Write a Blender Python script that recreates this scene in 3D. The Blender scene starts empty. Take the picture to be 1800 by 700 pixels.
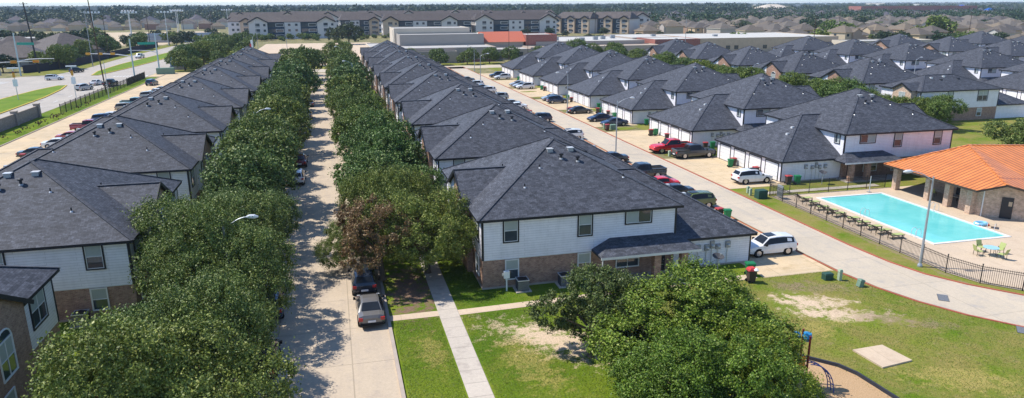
import bpy, math, random
import numpy as np
from mathutils import Vector, Matrix
rnd = random.Random(7)
scene = bpy.context.scene
COL = scene.collection
R = math.radians
W = bpy.data.worlds.new("World"); scene.world = W; W.use_nodes = True

# ------------------------------------------------------------------ materials
MATS = {}
class NT:
    def __init__(s, name, rough=.8, spec=.3):
        m = bpy.data.materials.new(name); m.use_nodes = True; s.m = m; s.t = m.node_tree
        s.b = s.t.nodes['Principled BSDF']; s.b.inputs['Roughness'].default_value = rough
        s.b.inputs['Specular IOR Level'].default_value = spec
        MATS[name] = m
    def n(s, typ, **kw):
        nd = s.t.nodes.new(typ)
        for k, v in kw.items():
            if k in nd.inputs: nd.inputs[k].default_value = v
            else: setattr(nd, k, v)
        return nd
    def l(s, a, b): s.t.links.new(a, b)
    def co(s, kind='Object', scale=(1, 1, 1)):
        tc = s.n('ShaderNodeTexCoord'); mp = s.n('ShaderNodeMapping'); mp.inputs['Scale'].default_value = scale
        s.l(tc.outputs[kind], mp.inputs['Vector']); return mp.outputs['Vector']
    def noise(s, v, scale, detail=4, rough=.6):
        nd = s.n('ShaderNodeTexNoise'); nd.inputs['Scale'].default_value = scale
        nd.inputs['Detail'].default_value = detail; nd.inputs['Roughness'].default_value = rough
        if v is not None: s.l(v, nd.inputs['Vector'])
        return nd.outputs['Fac']
    def ramp(s, fac, stops):
        nd = s.n('ShaderNodeValToRGB'); e = nd.color_ramp.elements
        while len(e) < len(stops): e.new(.5)
        for i, (p, c) in enumerate(stops):
            e[i].position = p; e[i].color = (c[0], c[1], c[2], 1) if hasattr(c, '__len__') else (c, c, c, 1)
        s.l(fac, nd.inputs['Fac']); return nd.outputs['Color']
    def mix(s, fac, a, b, mode='MIX'):
        nd = s.n('ShaderNodeMix', data_type='RGBA', blend_type=mode)
        for sock, val in ((nd.inputs[0], fac), (nd.inputs[6], a), (nd.inputs[7], b)):
            if hasattr(val, 'links'): s.l(val, sock)
            elif hasattr(val, '__len__'): sock.default_value = (val[0], val[1], val[2], 1)
            else: sock.default_value = val
        return nd.outputs[2]
    def base(s, c):
        if hasattr(c, 'links'): s.l(c, s.b.inputs['Base Color'])
        else: s.b.inputs['Base Color'].default_value = (*c, 1)
        return s
    def bump(s, h, strength=.3, dist=.02):
        nd = s.n('ShaderNodeBump'); nd.inputs['Strength'].default_value = strength; nd.inputs['Distance'].default_value = dist
        s.l(h, nd.inputs['Height']); s.l(nd.outputs['Normal'], s.b.inputs['Normal']); return s
    def brick(s, v, w, h, mortar, c1, c2, cm, bias=0, offset=.5):
        nd = s.n('ShaderNodeTexBrick'); nd.offset = offset
        for k, val in (('Scale', 1), ('Brick Width', w), ('Row Height', h), ('Mortar Size', mortar), ('Bias', bias), ('Mortar Smooth', .1)):
            nd.inputs[k].default_value = val
        for k, c in (('Color1', c1), ('Color2', c2), ('Mortar', cm)): nd.inputs[k].default_value = (*c, 1)
        s.l(v, nd.inputs['Vector']); return nd
    def rand(s): return s.n('ShaderNodeObjectInfo').outputs['Random']
    def island(s): return s.n('ShaderNodeNewGeometry').outputs['Random Per Island']

def plain(name, c, rough=.7, spec=.3, metal=0, var=.12, scale=2.0):
    m = NT(name, rough, spec); v = m.co()
    m.base(m.mix(m.noise(v, scale), tuple(x * (1 - var) for x in c), tuple(min(1, x * (1 + var)) for x in c)))
    m.b.inputs['Metallic'].default_value = metal; return m.m

def mk_shingle(name, a, b, dark):
    m = NT(name, .72, .28); uv = m.co('UV')
    br = m.brick(uv, .30, .14, .006, a, b, dark)
    br2 = m.brick(uv, .45, .28, 0.0, (.74,) * 3, (1.26,) * 3, (1, 1, 1), 0, .37)
    c = m.mix(1, br.outputs['Color'], br2.outputs['Color'], 'MULTIPLY')
    n = m.ramp(m.noise(m.co('UV', (1, .8, 1)), 7, 2, .6), [(.32, .72), (.68, 1.28)])
    c = m.mix(1, c, n, 'MULTIPLY')
    n2 = m.ramp(m.noise(m.co(), .25, 2), [(.3, .93), (.7, 1.07)])
    c = m.mix(1, c, n2, 'MULTIPLY')
    r = m.ramp(m.rand(), [(0, .93), (1, 1.07)])
    m.base(m.mix(1, c, r, 'MULTIPLY')); m.bump(br.outputs['Fac'], .3, -.008)
mk_shingle('shingle', (.046, .050, .062), (.080, .085, .102), (.024, .025, .031))
mk_shingle('shingle_tan', (.17, .135, .105), (.25, .205, .165), (.09, .07, .055))
mk_shingle('shingle_brown', (.075, .06, .055), (.115, .095, .085), (.04, .032, .03))

def mk_tanroof():
    m = NT('roof_suburb', .9, .15); uv = m.co('UV')
    n = m.noise(uv, .9, 4, .7)
    c1 = m.ramp(m.rand(), [(0, (.12, .103, .09)), (.3, (.165, .142, .118)), (.6, (.09, .08, .076)), (1, (.20, .16, .115))])
    m.base(m.mix(1, c1, m.ramp(n, [(.3, .8), (.7, 1.2)]), 'MULTIPLY'))
mk_tanroof()
def mk_darkroof():
    m = NT('roof_far_dark', .9, .15); uv = m.co('UV')
    c1 = m.ramp(m.island(), [(0, (.07, .07, .085)), (.5, (.10, .09, .10)), (1, (.16, .13, .12))])
    m.base(m.mix(1, c1, m.ramp(m.noise(uv, .9), [(.3, .85), (.7, 1.15)]), 'MULTIPLY'))
mk_darkroof()
def mk_siding(name, c):
    m = NT(name, .6, .3); uv = m.co('UV')
    br = m.brick(uv, 3.7, .19, .012, c, tuple(x * .96 for x in c), tuple(x * .72 for x in c))
    n = m.ramp(m.noise(uv, 1.3, 4), [(.3, .93), (.7, 1.04)])
    st = m.ramp(m.noise(m.co('UV', (3, .35, 1)), 1.5, 3), [(.45, 1.0), (.75, .93)])
    c_ = m.mix(1, m.mix(1, br.outputs['Color'], n, 'MULTIPLY'), st, 'MULTIPLY')
    m.base(c_); m.bump(br.outputs['Fac'], .6, -.02)
mk_siding('siding', (.88, .85, .88)); mk_siding('siding_cream', (.66, .62, .54)); mk_siding('siding_navy', (.03, .055, .09))
def mk_brick(name, a, b, mo, big=.2):
    m = NT(name, .85, .2); uv = m.co('UV')
    br = m.brick(uv, .22, .075, .010, a, b, mo)
    n = m.ramp(m.noise(uv, 2.6, 4, .75), [(.3, .68), (.7, 1.35)])
    m.base(m.mix(.9, br.outputs['Color'], n, 'MULTIPLY')); m.bump(br.outputs['Fac'], .5, -.01)
mk_brick('brick', (.27, .13, .085), (.42, .24, .16), (.36, .31, .26))
mk_brick('brick_red', (.28, .07, .045), (.38, .12, .08), (.3, .22, .2))
mk_brick('brick_tan', (.45, .29, .19), (.60, .42, .30), (.55, .48, .4))
mk_brick('brick_grey', (.22, .17, .16), (.33, .27, .25), (.35, .32, .30))
def mk_conc(name, a, b, stain, joint=4.5, jw=.03, jc=.6, streak=None, bw=None):
    m = NT(name, .9, .2); v = m.co()
    n1 = m.noise(v, .18, 5, .65); n2 = m.noise(v, 5, 5, .75); n3 = m.noise(v, .7, 4, .7)
    c = m.mix(m.ramp(n1, [(.35, 0.), (.65, 1.)]), a, b)
    c = m.mix(m.ramp(n3, [(.52, 0.), (.72, .75)]), c, stain)
    c = m.mix(1, c, m.ramp(n2, [(.3, .90), (.7, 1.08)]), 'MULTIPLY')
    if streak:
        ns = m.noise(m.co('Object', streak), 1, 4, .7)
        c = m.mix(m.ramp(ns, [(.5, 0.), (.75, .55)]), c, stain)
    br = m.brick(v, bw or joint, joint, jw, (1, 1, 1), (.95, .95, .95), (jc,) * 3, 0, 0)
    m.base(m.mix(1, c, br.outputs['Color'], 'MULTIPLY')); m.bump(n2, .25, .01)
mk_conc('concrete_street', (.56, .455, .335), (.50, .405, .30), (.40, .33, .27), 5.0, .04, .72, (.9, .07, 1), 4.6)
mk_conc('concrete_road', (.56, .47, .355), (.50, .425, .325), (.38, .345, .31), 6, .03, .74, (1.1, .05, 1), 5.4)
mk_conc('concrete_drive', (.66, .50, .31), (.54, .43, .29), (.42, .31, .17), 4.2, .03, .72, (.12, 1.6, 1))
mk_conc('concrete_walk', (.56, .49, .41), (.50, .44, .37), (.34, .29, .25), 1.5, .03, .68)
mk_conc('concrete_deck', (.62, .485, .345), (.56, .44, .32), (.48, .36, .25), 3.5, .02, .8)
mk_conc('concrete_pale', (.46, .41, .35), (.40, .36, .31), (.33, .30, .27), 6, .04, .8)
mk_conc('sand_dirt', (.58, .45, .30), (.52, .41, .28), (.40, .31, .2), 900, .0, 1)
mk_conc('roof_flat', (.48, .46, .43), (.43, .41, .39), (.36, .35, .33), 12, .06, .85)

def mk_grass(name, lush, mid, dry, dirt, p=(.42, .60), q=(.60, .70), patches=()):
    m = NT(name, .95, .1); v = m.co()
    n1 = m.noise(v, .16, 4, .6); n2 = m.noise(v, .33, 6, .7); n3 = m.noise(v, 9, 4, .8); n4 = m.noise(v, 1.6, 5, .7)
    c = m.mix(m.ramp(n1, [(.38, 0.), (.6, 1.)]), lush, mid)
    c = m.mix(m.ramp(n2, [(p[0], 0.), (p[1], .9)]), c, dry)
    c = m.mix(m.ramp(n4, [(q[0], 0.), (q[1], .8)]), c, dirt)
    n5 = m.noise(v, 1.1, 7, .78)
    for (cx, cy, rx, ry, rot, col) in patches:
        mp = m.n('ShaderNodeMapping', vector_type='TEXTURE'); mp.inputs['Location'].default_value = (cx, cy, 0); mp.inputs['Rotation'].default_value = (0, 0, rot); mp.inputs['Scale'].default_value = (rx, ry, 1)
        tc = m.n('ShaderNodeTexCoord'); m.l(tc.outputs['Object'], mp.inputs['Vector'])
        ln = m.n('ShaderNodeVectorMath', operation='LENGTH'); m.l(mp.outputs[0], ln.inputs[0])
        ad = m.n('ShaderNodeMath', operation='MULTIPLY_ADD'); m.l(n5, ad.inputs[0]); ad.inputs[1].default_value = 6.0; m.l(ln.outputs['Value'], ad.inputs[2])
        mk = m.ramp(ad.outputs[0], [(0, 1.), (1, 0.)]); rampn = mk.node
        sc_ = m.n('ShaderNodeMath', operation='MULTIPLY'); sc_.inputs[1].default_value = .22; m.l(ad.outputs[0], sc_.inputs[0])
        m.t.links.remove(rampn.inputs['Fac'].links[0]); m.l(sc_.outputs[0], rampn.inputs['Fac'])
        e = rampn.color_ramp.elements; e[0].position = .76; e[1].position = .90; e[0].color = ((1, 1, 1, 1) if col in (SAND, SHADED_SOIL) else (.6, .6, .6, 1))
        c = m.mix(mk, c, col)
    c = m.mix(1, c, m.ramp(n3, [(.25, .60), (.75, 1.4)]), 'MULTIPLY')
    c = m.mix(1, c, m.ramp(m.noise(v, 30, 3, .8), [(.3, .7), (.7, 1.3)]), 'MULTIPLY')
    m.base(c); m.bump(n3, .6, .05)
SAND = (.58, .44, .30); SHADED_SOIL = (.20, .13, .09); TANG = (.40, .31, .10); BRN = (.28, .20, .13)  # soil tone: earth colour with the shade under the brown tree mixed in
mk_grass('lawn', (.082, .15, .008), (.145, .20, .014), (.235, .225, .04), (.36, .25, .10), (.50, .74), (.64, .78), [(13.2, 39.6, 5.4, 2.1, -.75, SAND), (4.6, 50.5, 2.0, 5.2, 0, SHADED_SOIL), (4.9, 40.5, 1.1, 2.3, .1, TANG), (10.5, 37.5, 1.4, 4, .2, TANG), (9.5, 52, 1.8, 6, 0, (.05, .09, .01)), (-9, 40, 2.2, 30, 0, SHADED_SOIL)])
mk_grass('lawn_dry', (.095, .165, .008), (.165, .21, .02), (.245, .205, .06), (.30, .23, .12), (.36, .60), (.55, .75), [(32.6, 41.0, 2.6, 1.3, -.5, SAND), (33.0, 38.8, 3.2, 1.0, -.3, SAND), (35.6, 37.6, 2.2, .9, -.5, BRN), (38.0, 35.9, 1.5, .7, -.4, BRN), (35.2, 43.3, 2.6, 1.2, -.3, BRN), (32.8, 44.2, 1.6, 1.1, 0, BRN), (34, 29.5, 3.2, 1.6, -.4, TANG), (30.3, 37.2, 2, 1, .2, TANG), (15.0, 38.2, 3.2, 1.5, -.75, SAND), (46.4, 50, .3, 14, 0, BRN)])
mk_grass('median_grass', (.12, .20, .02), (.16, .23, .025), (.2, .22, .04), (.3, .26, .1), (.55, .8), (.75, .9))
mk_grass('ground_far', (.10, .12, .04), (.17, .16, .07), (.30, .25, .13), (.38, .31, .2), (.42, .58))

def mk_dirtpatch():
    # worn bare-earth patch: soft edge done in the surface's own pattern
    m = NT('bare_earth', .95, .1); v = m.co()
    n = m.noise(v, 2.2, 6, .75)
    c = m.mix(m.ramp(n, [(.38, 0.), (.50, 1.)]), (.20, .20, .05), (.60, .47, .30))
    c = m.mix(1, c, m.ramp(m.noise(v, 14, 4, .8), [(.3, .8), (.7, 1.15)]), 'MULTIPLY')
    m.base(c); m.bump(n, .5, .05)
mk_dirtpatch()
def mk_mulch():
    m = NT('mulch', .95, .1); v = m.co(); n = m.noise(v, 16, 4, .8)
    m.base(m.mix(m.ramp(n, [(.3, 0.), (.7, 1.)]), (.33, .20, .10), (.66, .46, .27))); m.bump(n, .8, .05)
mk_mulch()
def mk_leaf(name, a, b, c, d):
    m = NT(name, .5, .25); v = m.co()
    k = m.ramp(m.island(), [(0, a), (.45, b), (.85, c), (1, d)])
    k = m.mix(1, k, m.ramp(m.noise(v, .55, 3), [(.3, .78), (.7, 1.22)]), 'MULTIPLY')
    k = m.mix(1, k, m.ramp(m.rand(), [(0, (.72, .86, .95)), (.5, (1, 1, 1)), (1, (1.28, 1.14, .85))]), 'MULTIPLY')
    m.base(k)
    tr = m.n('ShaderNodeBsdfTranslucent'); mx = m.n('ShaderNodeMixShader'); mx.inputs[0].default_value = .07
    m.l(k, tr.inputs['Color']); m.l(m.b.outputs[0], mx.inputs[1]); m.l(tr.outputs[0], mx.inputs[2])
    m.l(mx.outputs[0], m.t.nodes['Material Output'].inputs['Surface'])
mk_leaf('leaf_oak', (.068, .105, .022), (.122, .168, .035), (.20, .25, .055), (.33, .36, .13))
mk_leaf('leaf_bright', (.062, .108, .01), (.108, .178, .015), (.19, .262, .03), (.31, .35, .08))
mk_leaf('leaf_mid', (.068, .11, .017), (.118, .172, .028), (.19, .245, .05), (.31, .34, .10))
mk_leaf('leaf_deep', (.045, .072, .02), (.075, .11, .03), (.12, .16, .045), (.22, .25, .1))
mk_leaf('leaf_dark', (.02, .045, .014), (.035, .068, .02), (.06, .095, .03), (.12, .15, .06))
mk_leaf('leaf_brown', (.10, .065, .035), (.17, .11, .06), (.25, .17, .095), (.10, .12, .03))
mk_leaf('leaf_far', (.03, .05, .022), (.045, .068, .028), (.062, .088, .035), (.09, .115, .04))
plain('woodland', (.045, .058, .03), .95, .1, 0, .3, .02)
plain('bark', (.12, .09, .065), .95, .1, 0, .35, 6)
plain('trim_black', (.012, .013, .018), .5, .4)
plain('white_frame', (.72, .72, .70), .5, .4)
plain('gutter_white', (.75, .74, .72), .4, .4)
plain('door_white', (.80, .79, .77), .5, .4, 0, .04)
plain('door_dark', (.02, .022, .028), .4, .4)
plain('blind', (.36, .40, .38), .5, .6, 0, .15)
plain('blind_red', (.42, .16, .11), .45, .6, 0, .3, 3)
m = NT('glass_dark', .05, .9); v = m.co(); m.base(m.mix(m.noise(v, .8), (.02, .03, .04), (.07, .09, .11)))
m = NT('car_glass', .12, .25); v = m.co(); m.base(m.mix(m.noise(v, 1.2), (.008, .01, .013), (.03, .035, .042)))
m = NT('car_paint', .22, .6); oi = m.n('ShaderNodeObjectInfo'); v = m.co()
m.base(m.mix(1, oi.outputs['Color'], m.ramp(m.noise(v, 3), [(.3, .92), (.7, 1.05)]), 'MULTIPLY'))
m.b.inputs['Coat Weight'].default_value = .6; m.b.inputs['Coat Roughness'].default_value = .06
m = NT('bin_plastic', .5, .4); oi = m.n('ShaderNodeObjectInfo'); v = m.co()
m.base(m.mix(1, oi.outputs['Color'], m.ramp(m.noise(v, 5), [(.3, .85), (.7, 1.1)]), 'MULTIPLY'))
plain('tyre', (.015, .015, .015), .9, .2); plain('rim', (.5, .5, .52), .3, .5, .8); plain('under', (.02, .02, .02), .9, .1)
plain('headlamp', (.75, .77, .78), .1, .8); plain('tail_red', (.45, .02, .02), .25, .6); plain('plate', (.7, .72, .75), .5, .3)
plain('metal_grey', (.42, .45, .48), .45, .5, .5); plain('metal_galv', (.40, .50, .52), .5, .4, .3)
plain('metal_box', (.33, .34, .35), .5, .4, .3); plain('metal_light', (.62, .62, .62), .4, .5, .3)
plain('ac_dark', (.06, .065, .075), .6, .3); plain('wood_pole', (.10, .07, .05), .95, .1, 0, .4)
plain('iron_black', (.014, .014, .016), .5, .4)
plain('kerb', (.42, .35, .29), .9, .2, 0, .2, 1.5); plain('kerb_red', (.38, .11, .07), .9, .2, 0, .3, 1.0)
plain('kerb_yellow', (.55, .40, .08), .9, .2); plain('paint_white', (.66, .65, .62), .8, .2, 0, .2)
plain('box_green', (.17, .26, .19), .7, .3); plain('box_palegreen', (.38, .47, .33), .7, .3); plain('box_darkgreen', (.03, .08, .06), .6, .3)
plain('bag_red', (.60, .05, .05), .5, .4); plain('bag_white', (.8, .8, .8), .4, .4)
plain('sign_green', (.01, .28, .20), .5, .4); plain('signal_yellow', (.62, .30, .02), .5, .4); plain('signal_orange', (.75, .16, .02), .5, .4)
plain('sign_blue', (.02, .20, .48), .5, .4); plain('sign_white', (.8, .82, .84), .5, .4)
plain('fence_dark', (.05, .045, .055), .9, .1, 0, .3, .5); plain('stone_wall', (.30, .26, .23), .9, .2)
plain('roof_white', (.50, .48, .44), .8, .2, 0, .1, .2); plain('wall_tan', (.44, .36, .29), .9, .2, 0, .08, .2)
plain('wall_tan_pale', (.58, .50, .40), .9, .2, 0, .08, .2); plain('wall_grey', (.36, .32, .28), .9, .2, 0, .08, .2)
plain('wall_stone', (.55, .42, .30), .9, .2, 0, .2, .6); plain('wall_apart', (.60, .57, .55), .9, .2, 0, .06, .3)
plain('roof_terracotta', (.52, .15, .09), .8, .2); plain('navy', (.02, .045, .075), .8, .2)
plain('canopy_blue', (.01, .10, .42), .6, .3); plain('pool_tile', (.02, .10, .20), .3, .5)
plain('play_red', (.20, .02, .02), .4, .4); plain('play_blue', (.02, .06, .30), .35, .5); plain('play_sky', (.03, .25, .50), .35, .5)
plain('play_orange', (.75, .25, .02), .4, .4); plain('border_dark', (.03, .035, .05), .7, .3)
plain('sling_green', (.40, .45, .17), .7, .3); plain('frame_bronze', (.05, .035, .025), .5, .4)
plain('float_blue', (.25, .55, .75), .3, .5); plain('float_red', (.6, .08, .06), .4, .4); plain('table_glass', (.35, .60, .68), .1, .8)
plain('lamp_head_mat', (.62, .64, .66), .4, .5); plain('drain', (.06, .06, .065), .8, .3)
plain('fence_wood', (.30, .24, .18), .9, .1, 0, .2, 1); plain('solar_white', (.7, .7, .7), .5, .4)
m = NT('wall_suburb', .9, .2); m.base(m.ramp(m.rand(), [(0, (.50, .40, .27)), (.25, (.58, .55, .49)), (.5, (.38, .28, .21)), (.75, (.60, .47, .29)), (1, (.30, .17, .13))]))
m = NT('metal_orange', .35, .5); uv = m.co('UV'); br = m.brick(uv, .50, 50, .09, (.70, .235, .055), (.66, .22, .05), (.36, .10, .025), 0, 0)
m.base(m.mix(1, br.outputs['Color'], m.ramp(m.noise(m.co(), .8, 4), [(.3, .85), (.7, 1.15)]), 'MULTIPLY')); m.bump(br.outputs['Fac'], .8, .05)
m = NT('water', .06, .7); v = m.co(); n = m.noise(v, 1.6, 3, .5)
m.base(m.mix(m.ramp(m.noise(v, .35, 3), [(.3, 0.), (.7, 1.)]), (.15, .59, .56), (.22, .68, .63))); m.bump(n, .25, .05)

# ------------------------------------------------------------------ mesh builder
class MB:
    def __init__(s): s.v = []; s.f = []; s.fm = []; s.mats = []; s.M = None
    def mi(s, m):
        if m not in s.mats: s.mats.append(m)
        return s.mats.index(m)
    def add(s, vs, fs, m):
        o = len(s.v); s.v += [tuple(v) for v in vs]; k = s.mi(m)
        for f in fs: s.f.append(tuple(o + i for i in f)); s.fm.append(k)
        return s
    def poly(s, pts, m): return s.add(pts, [tuple(range(len(pts)))], m)
    def box(s, x0, y0, z0, x1, y1, z1, m, ins=0.0):
        if x0 > x1: x0, x1 = x1, x0
        if y0 > y1: y0, y1 = y1, y0
        i = ins
        vs = [(x0, y0, z0), (x1, y0, z0), (x1, y1, z0), (x0, y1, z0), (x0 + i, y0 + i, z1), (x1 - i, y0 + i, z1), (x1 - i, y1 - i, z1), (x0 + i, y1 - i, z1)]
        return s.add(vs, [(3, 2, 1, 0), (4, 5, 6, 7), (0, 1, 5, 4), (1, 2, 6, 5), (2, 3, 7, 6), (3, 0, 4, 7)], m)
    def prism(s, pts, z0, z1, m, mtop=None):
        a = sum(pts[i][0] * pts[(i + 1) % len(pts)][1] - pts[(i + 1) % len(pts)][0] * pts[i][1] for i in range(len(pts)))
        if a < 0: pts = pts[::-1]
        n = len(pts); vs = [(p[0], p[1], z0) for p in pts] + [(p[0], p[1], z1) for p in pts]
        s.add(vs, [(i, (i + 1) % n, n + (i + 1) % n, n + i) for i in range(n)] + [tuple(range(n - 1, -1, -1))], m)
        return s.poly([(p[0], p[1], z1) for p in pts], mtop or m)
    def tube(s, path, rads, m, n=8, cap=True):
        P = [Vector(p) for p in path]
        if not hasattr(rads, '__len__'): rads = [rads] * len(P)
        vs = []; fs = []; up = None
        for i, p in enumerate(P):
            t = (P[min(i + 1, len(P) - 1)] - P[max(i - 1, 0)]).normalized()
            a = t.orthogonal().normalized() if up is None else (up - t * up.dot(t)).normalized()
            up = a; b = t.cross(a)
            for k in range(n):
                th = 2 * math.pi * k / n; vs.append(p + (a * math.cos(th) + b * math.sin(th)) * rads[i])
        for i in range(len(P) - 1):
            for k in range(n):
                fs.append((i * n + k, i * n + (k + 1) % n, (i + 1) * n + (k + 1) % n, (i + 1) * n + k))
        if cap: fs += [tuple(range(n - 1, -1, -1)), tuple((len(P) - 1) * n + k for k in range(n))]
        return s.add(vs, fs, m)
    def beam(s, a, b, w, h, m):
        a = Vector(a); b = Vector(b); t = (b - a).normalized(); sd = t.cross(Vector((0, 0, 1)))
        if sd.length < 1e-3: sd = Vector((1, 0, 0))
        sd.normalize(); u = sd.cross(t); vs = []
        for p in (a, b):
            for (i, j) in ((-1, -1), (1, -1), (1, 1), (-1, 1)): vs.append(p + sd * i * w / 2 + u * j * h / 2)
        return s.add(vs, [(3, 2, 1, 0), (4, 5, 6, 7), (0, 1, 5, 4), (1, 2, 6, 5), (2, 3, 7, 6), (3, 0, 4, 7)], m)
    def lathe(s, prof, c, m, n=16):
        vs = []; fs = []
        for (r, z) in prof:
            for k in range(n):
                th = 2 * math.pi * k / n; vs.append((c[0] + r * math.cos(th), c[1] + r * math.sin(th), c[2] + z))
        for i in range(len(prof) - 1):
            for k in range(n): fs.append((i * n + k, i * n + (k + 1) % n, (i + 1) * n + (k + 1) % n, (i + 1) * n + k))
        fs += [tuple(range(n - 1, -1, -1)), tuple((len(prof) - 1) * n + k for k in range(n))]
        return s.add(vs, fs, m)
    def mesh(s, name, sx=1, smooth=False):
        me = bpy.data.meshes.new(name)
        vs = s.v; fs = s.f
        if sx < 0: vs = [(-x, y, z) for x, y, z in vs]; fs = [f[::-1] for f in fs]
        me.from_pydata(vs, [], fs); me.update()
        for k in s.mats: me.materials.append(MATS[k])
        me.polygons.foreach_set('material_index', s.fm)
        if smooth: me.polygons.foreach_set('use_smooth', [True] * len(fs))
        uvl = me.uv_layers.new(name='UVMap'); buf = np.empty(len(me.loops) * 2)
        i = 0
        for p in me.polygons:
            nx, ny, nz = p.normal
            if abs(nz) > .96: ux, uy, uz, wx, wy, wz = 1, 0, 0, 0, 1, 0
            else:
                l = math.hypot(nx, ny); ux, uy, uz = -ny / l, nx / l, 0
                wx, wy, wz = -nz * uy, nz * ux, nx * uy - ny * ux
                if wz < 0: wx, wy, wz = -wx, -wy, -wz
            for vi in p.vertices:
                x, y, z = vs[vi]; buf[i] = x * ux + y * uy + z * uz; buf[i + 1] = x * wx + y * wy + z * wz; i += 2
        uvl.data.foreach_set('uv', buf)
        return me
    def obj(s, name, parent=None, sx=1, smooth=False, loc=None):
        o = bpy.data.objects.new(name, s.mesh(name, sx, smooth)); COL.objects.link(o)
        if parent: o.parent = parent
        if loc: o.location = loc
        return o
def tag(o, label=None, cat=None, group=None, kind=None):
    if label: o['label'] = label
    if cat: o['category'] = cat
    if group: o['group'] = group
    if kind: o['kind'] = kind
    return o
def empty(name, loc=(0, 0, 0), rz=0, label=None, cat=None, group=None):
    o = bpy.data.objects.new(name, None); COL.objects.link(o); o.location = loc; o.rotation_euler = (0, 0, rz)
    o.empty_display_size = .3
    return tag(o, label, cat, group)
def kids(o):
    return [c for c in KID.get(o.name, [])]
KID = {}
def index_tree(root):
    # remember children once, so that copying stays quick
    def rec(o):
        KID[o.name] = [c for c in o.children]
        for c in KID[o.name]: rec(c)
    rec(root)
def copy_tree(o, parent=None, loc=None, rz=None, color=None):
    c = o.copy(); COL.objects.link(c)
    if parent: c.parent = parent
    if loc is not None: c.location = loc
    if rz is not None: c.rotation_euler = (0, 0, rz)
    for k in KID.get(o.name, []):
        d = copy_tree(k, c)
        if color is not None and k.name.split('.')[0] in ('body', 'cab', 'cargo_bed', 'bin_body'): d.color = (*color, 1)
    return c
T_ = ['', '', 'twenty', 'thirty', 'forty', 'fifty', 'sixty', 'seventy', 'eighty', 'ninety']; TE = ['', '', 'twentieth', 'thirtieth', 'fortieth', 'fiftieth', 'sixtieth', 'seventieth', 'eightieth', 'ninetieth']
U_ = ['', 'first', 'second', 'third', 'fourth', 'fifth', 'sixth', 'seventh', 'eighth', 'ninth']
class Proto:
    """first placement uses the prototype itself, later ones copies"""
    def __init__(s, root): s.r = root; s.used = False; index_tree(root)
    def place(s, loc, rz=0, label=None, group=None, color=None, scale=None, cat=None):
        if not s.used:
            s.used = True; o = s.r; s.first = o
            s.todo = (loc, rz, label, group, color, scale, cat)   # moved at the end so copies stay clean
            return o
        o = copy_tree(s.r, None, loc, rz, color)
        if label: o['label'] = label
        if group: o['group'] = group
        if cat: o['category'] = cat
        if scale: o.scale = (scale,) * 3 if not hasattr(scale, '__len__') else scale
        return o
    def finish(s):
        if not s.used:
            def rm(o):
                for k in KID.get(o.name, []): rm(k)
                bpy.data.objects.remove(o)
            rm(s.r); return
        loc, rz, label, group, color, scale, cat = s.todo; o = s.r
        o.location = loc; o.rotation_euler = (0, 0, rz)
        if label: o['label'] = label
        if group: o['group'] = group
        if cat: o['category'] = cat
        if scale: o.scale = (scale,) * 3 if not hasattr(scale, '__len__') else scale
        if color is not None:
            for k in KID[o.name]:
                if k.name.split('.')[0] in ('body', 'cab', 'cargo_bed', 'bin_body'): k.color = (*color, 1)
PROTOS = []
def proto(root): p = Proto(root); PROTOS.append(p); return p
ORD0 = ['nearest', 'second', 'third', 'fourth', 'fifth', 'sixth', 'seventh', 'eighth', 'ninth', 'tenth', 'eleventh', 'twelfth', 'thirteenth',
       'fourteenth', 'fifteenth', 'sixteenth', 'seventeenth', 'eighteenth', 'nineteenth', 'twentieth', 'twenty-first', 'twenty-second', 'twenty-third',
       'twenty-fourth', 'twenty-fifth', 'twenty-sixth', 'twenty-seventh', 'twenty-eighth', 'twenty-ninth', 'thirtieth', 'thirty-first', 'thirty-second']
ORD = ORD0[:29] + [(TE[k // 10] if k % 10 == 0 else T_[k // 10] + '-' + U_[k % 10]) for k in range(30, 100)]
ORL = ['leftmost'] + ORD[1:]
def structure(name, mb, loc=None): return tag(mb.obj(name, loc=loc), kind='structure')
def sheet(name, pts, z, m): 
    a = sum(pts[i][0] * pts[(i + 1) % len(pts)][1] - pts[(i + 1) % len(pts)][0] * pts[i][1] for i in range(len(pts)))
    if a < 0: pts = pts[::-1]
    b = MB(); b.poly([(x, y, z) for x, y in pts], m); return structure(name, b)
def rect(x0, y0, x1, y1): return [(x0, y0), (x1, y0), (x1, y1), (x0, y1)]
def blob(cx, cy, rx, ry, seed, n=40, rough=.25, rot=0):
    r = random.Random(seed); ph = [r.uniform(0, 6.28) for _ in range(5)]; pts = []
    for i in range(n):
        t = 2 * math.pi * i / n; k = 1 + rough * sum(math.sin((j + 2) * t + ph[j]) / (j + 1.5) for j in range(5))
        x = rx * k * math.cos(t); y = ry * k * math.sin(t)
        pts.append((cx + x * math.cos(rot) - y * math.sin(rot), cy + x * math.sin(rot) + y * math.cos(rot)))
    return pts
def strip(name, left, w, z0, z1, m):
    """thin kerb-like band following a polyline"""
    b = MB(); P = [Vector((x, y, 0)) for x, y in left]
    off = []
    for i in range(len(P)):
        t = (P[min(i + 1, len(P) - 1)] - P[max(i - 1, 0)]).normalized(); off.append(Vector((t.y, -t.x, 0)) * w)
    for i in range(len(P) - 1):
        a, c = P[i], P[i + 1]; a2, c2 = a + off[i], c + off[i + 1]
        vs = [(a.x, a.y, z0), (c.x, c.y, z0), (c2.x, c2.y, z0), (a2.x, a2.y, z0), (a.x, a.y, z1), (c.x, c.y, z1), (c2.x, c2.y, z1), (a2.x, a2.y, z1)]
        b.add(vs, [(7, 6, 5, 4), (0, 4, 5, 1), (2, 6, 7, 3)], m)
    return b

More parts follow.
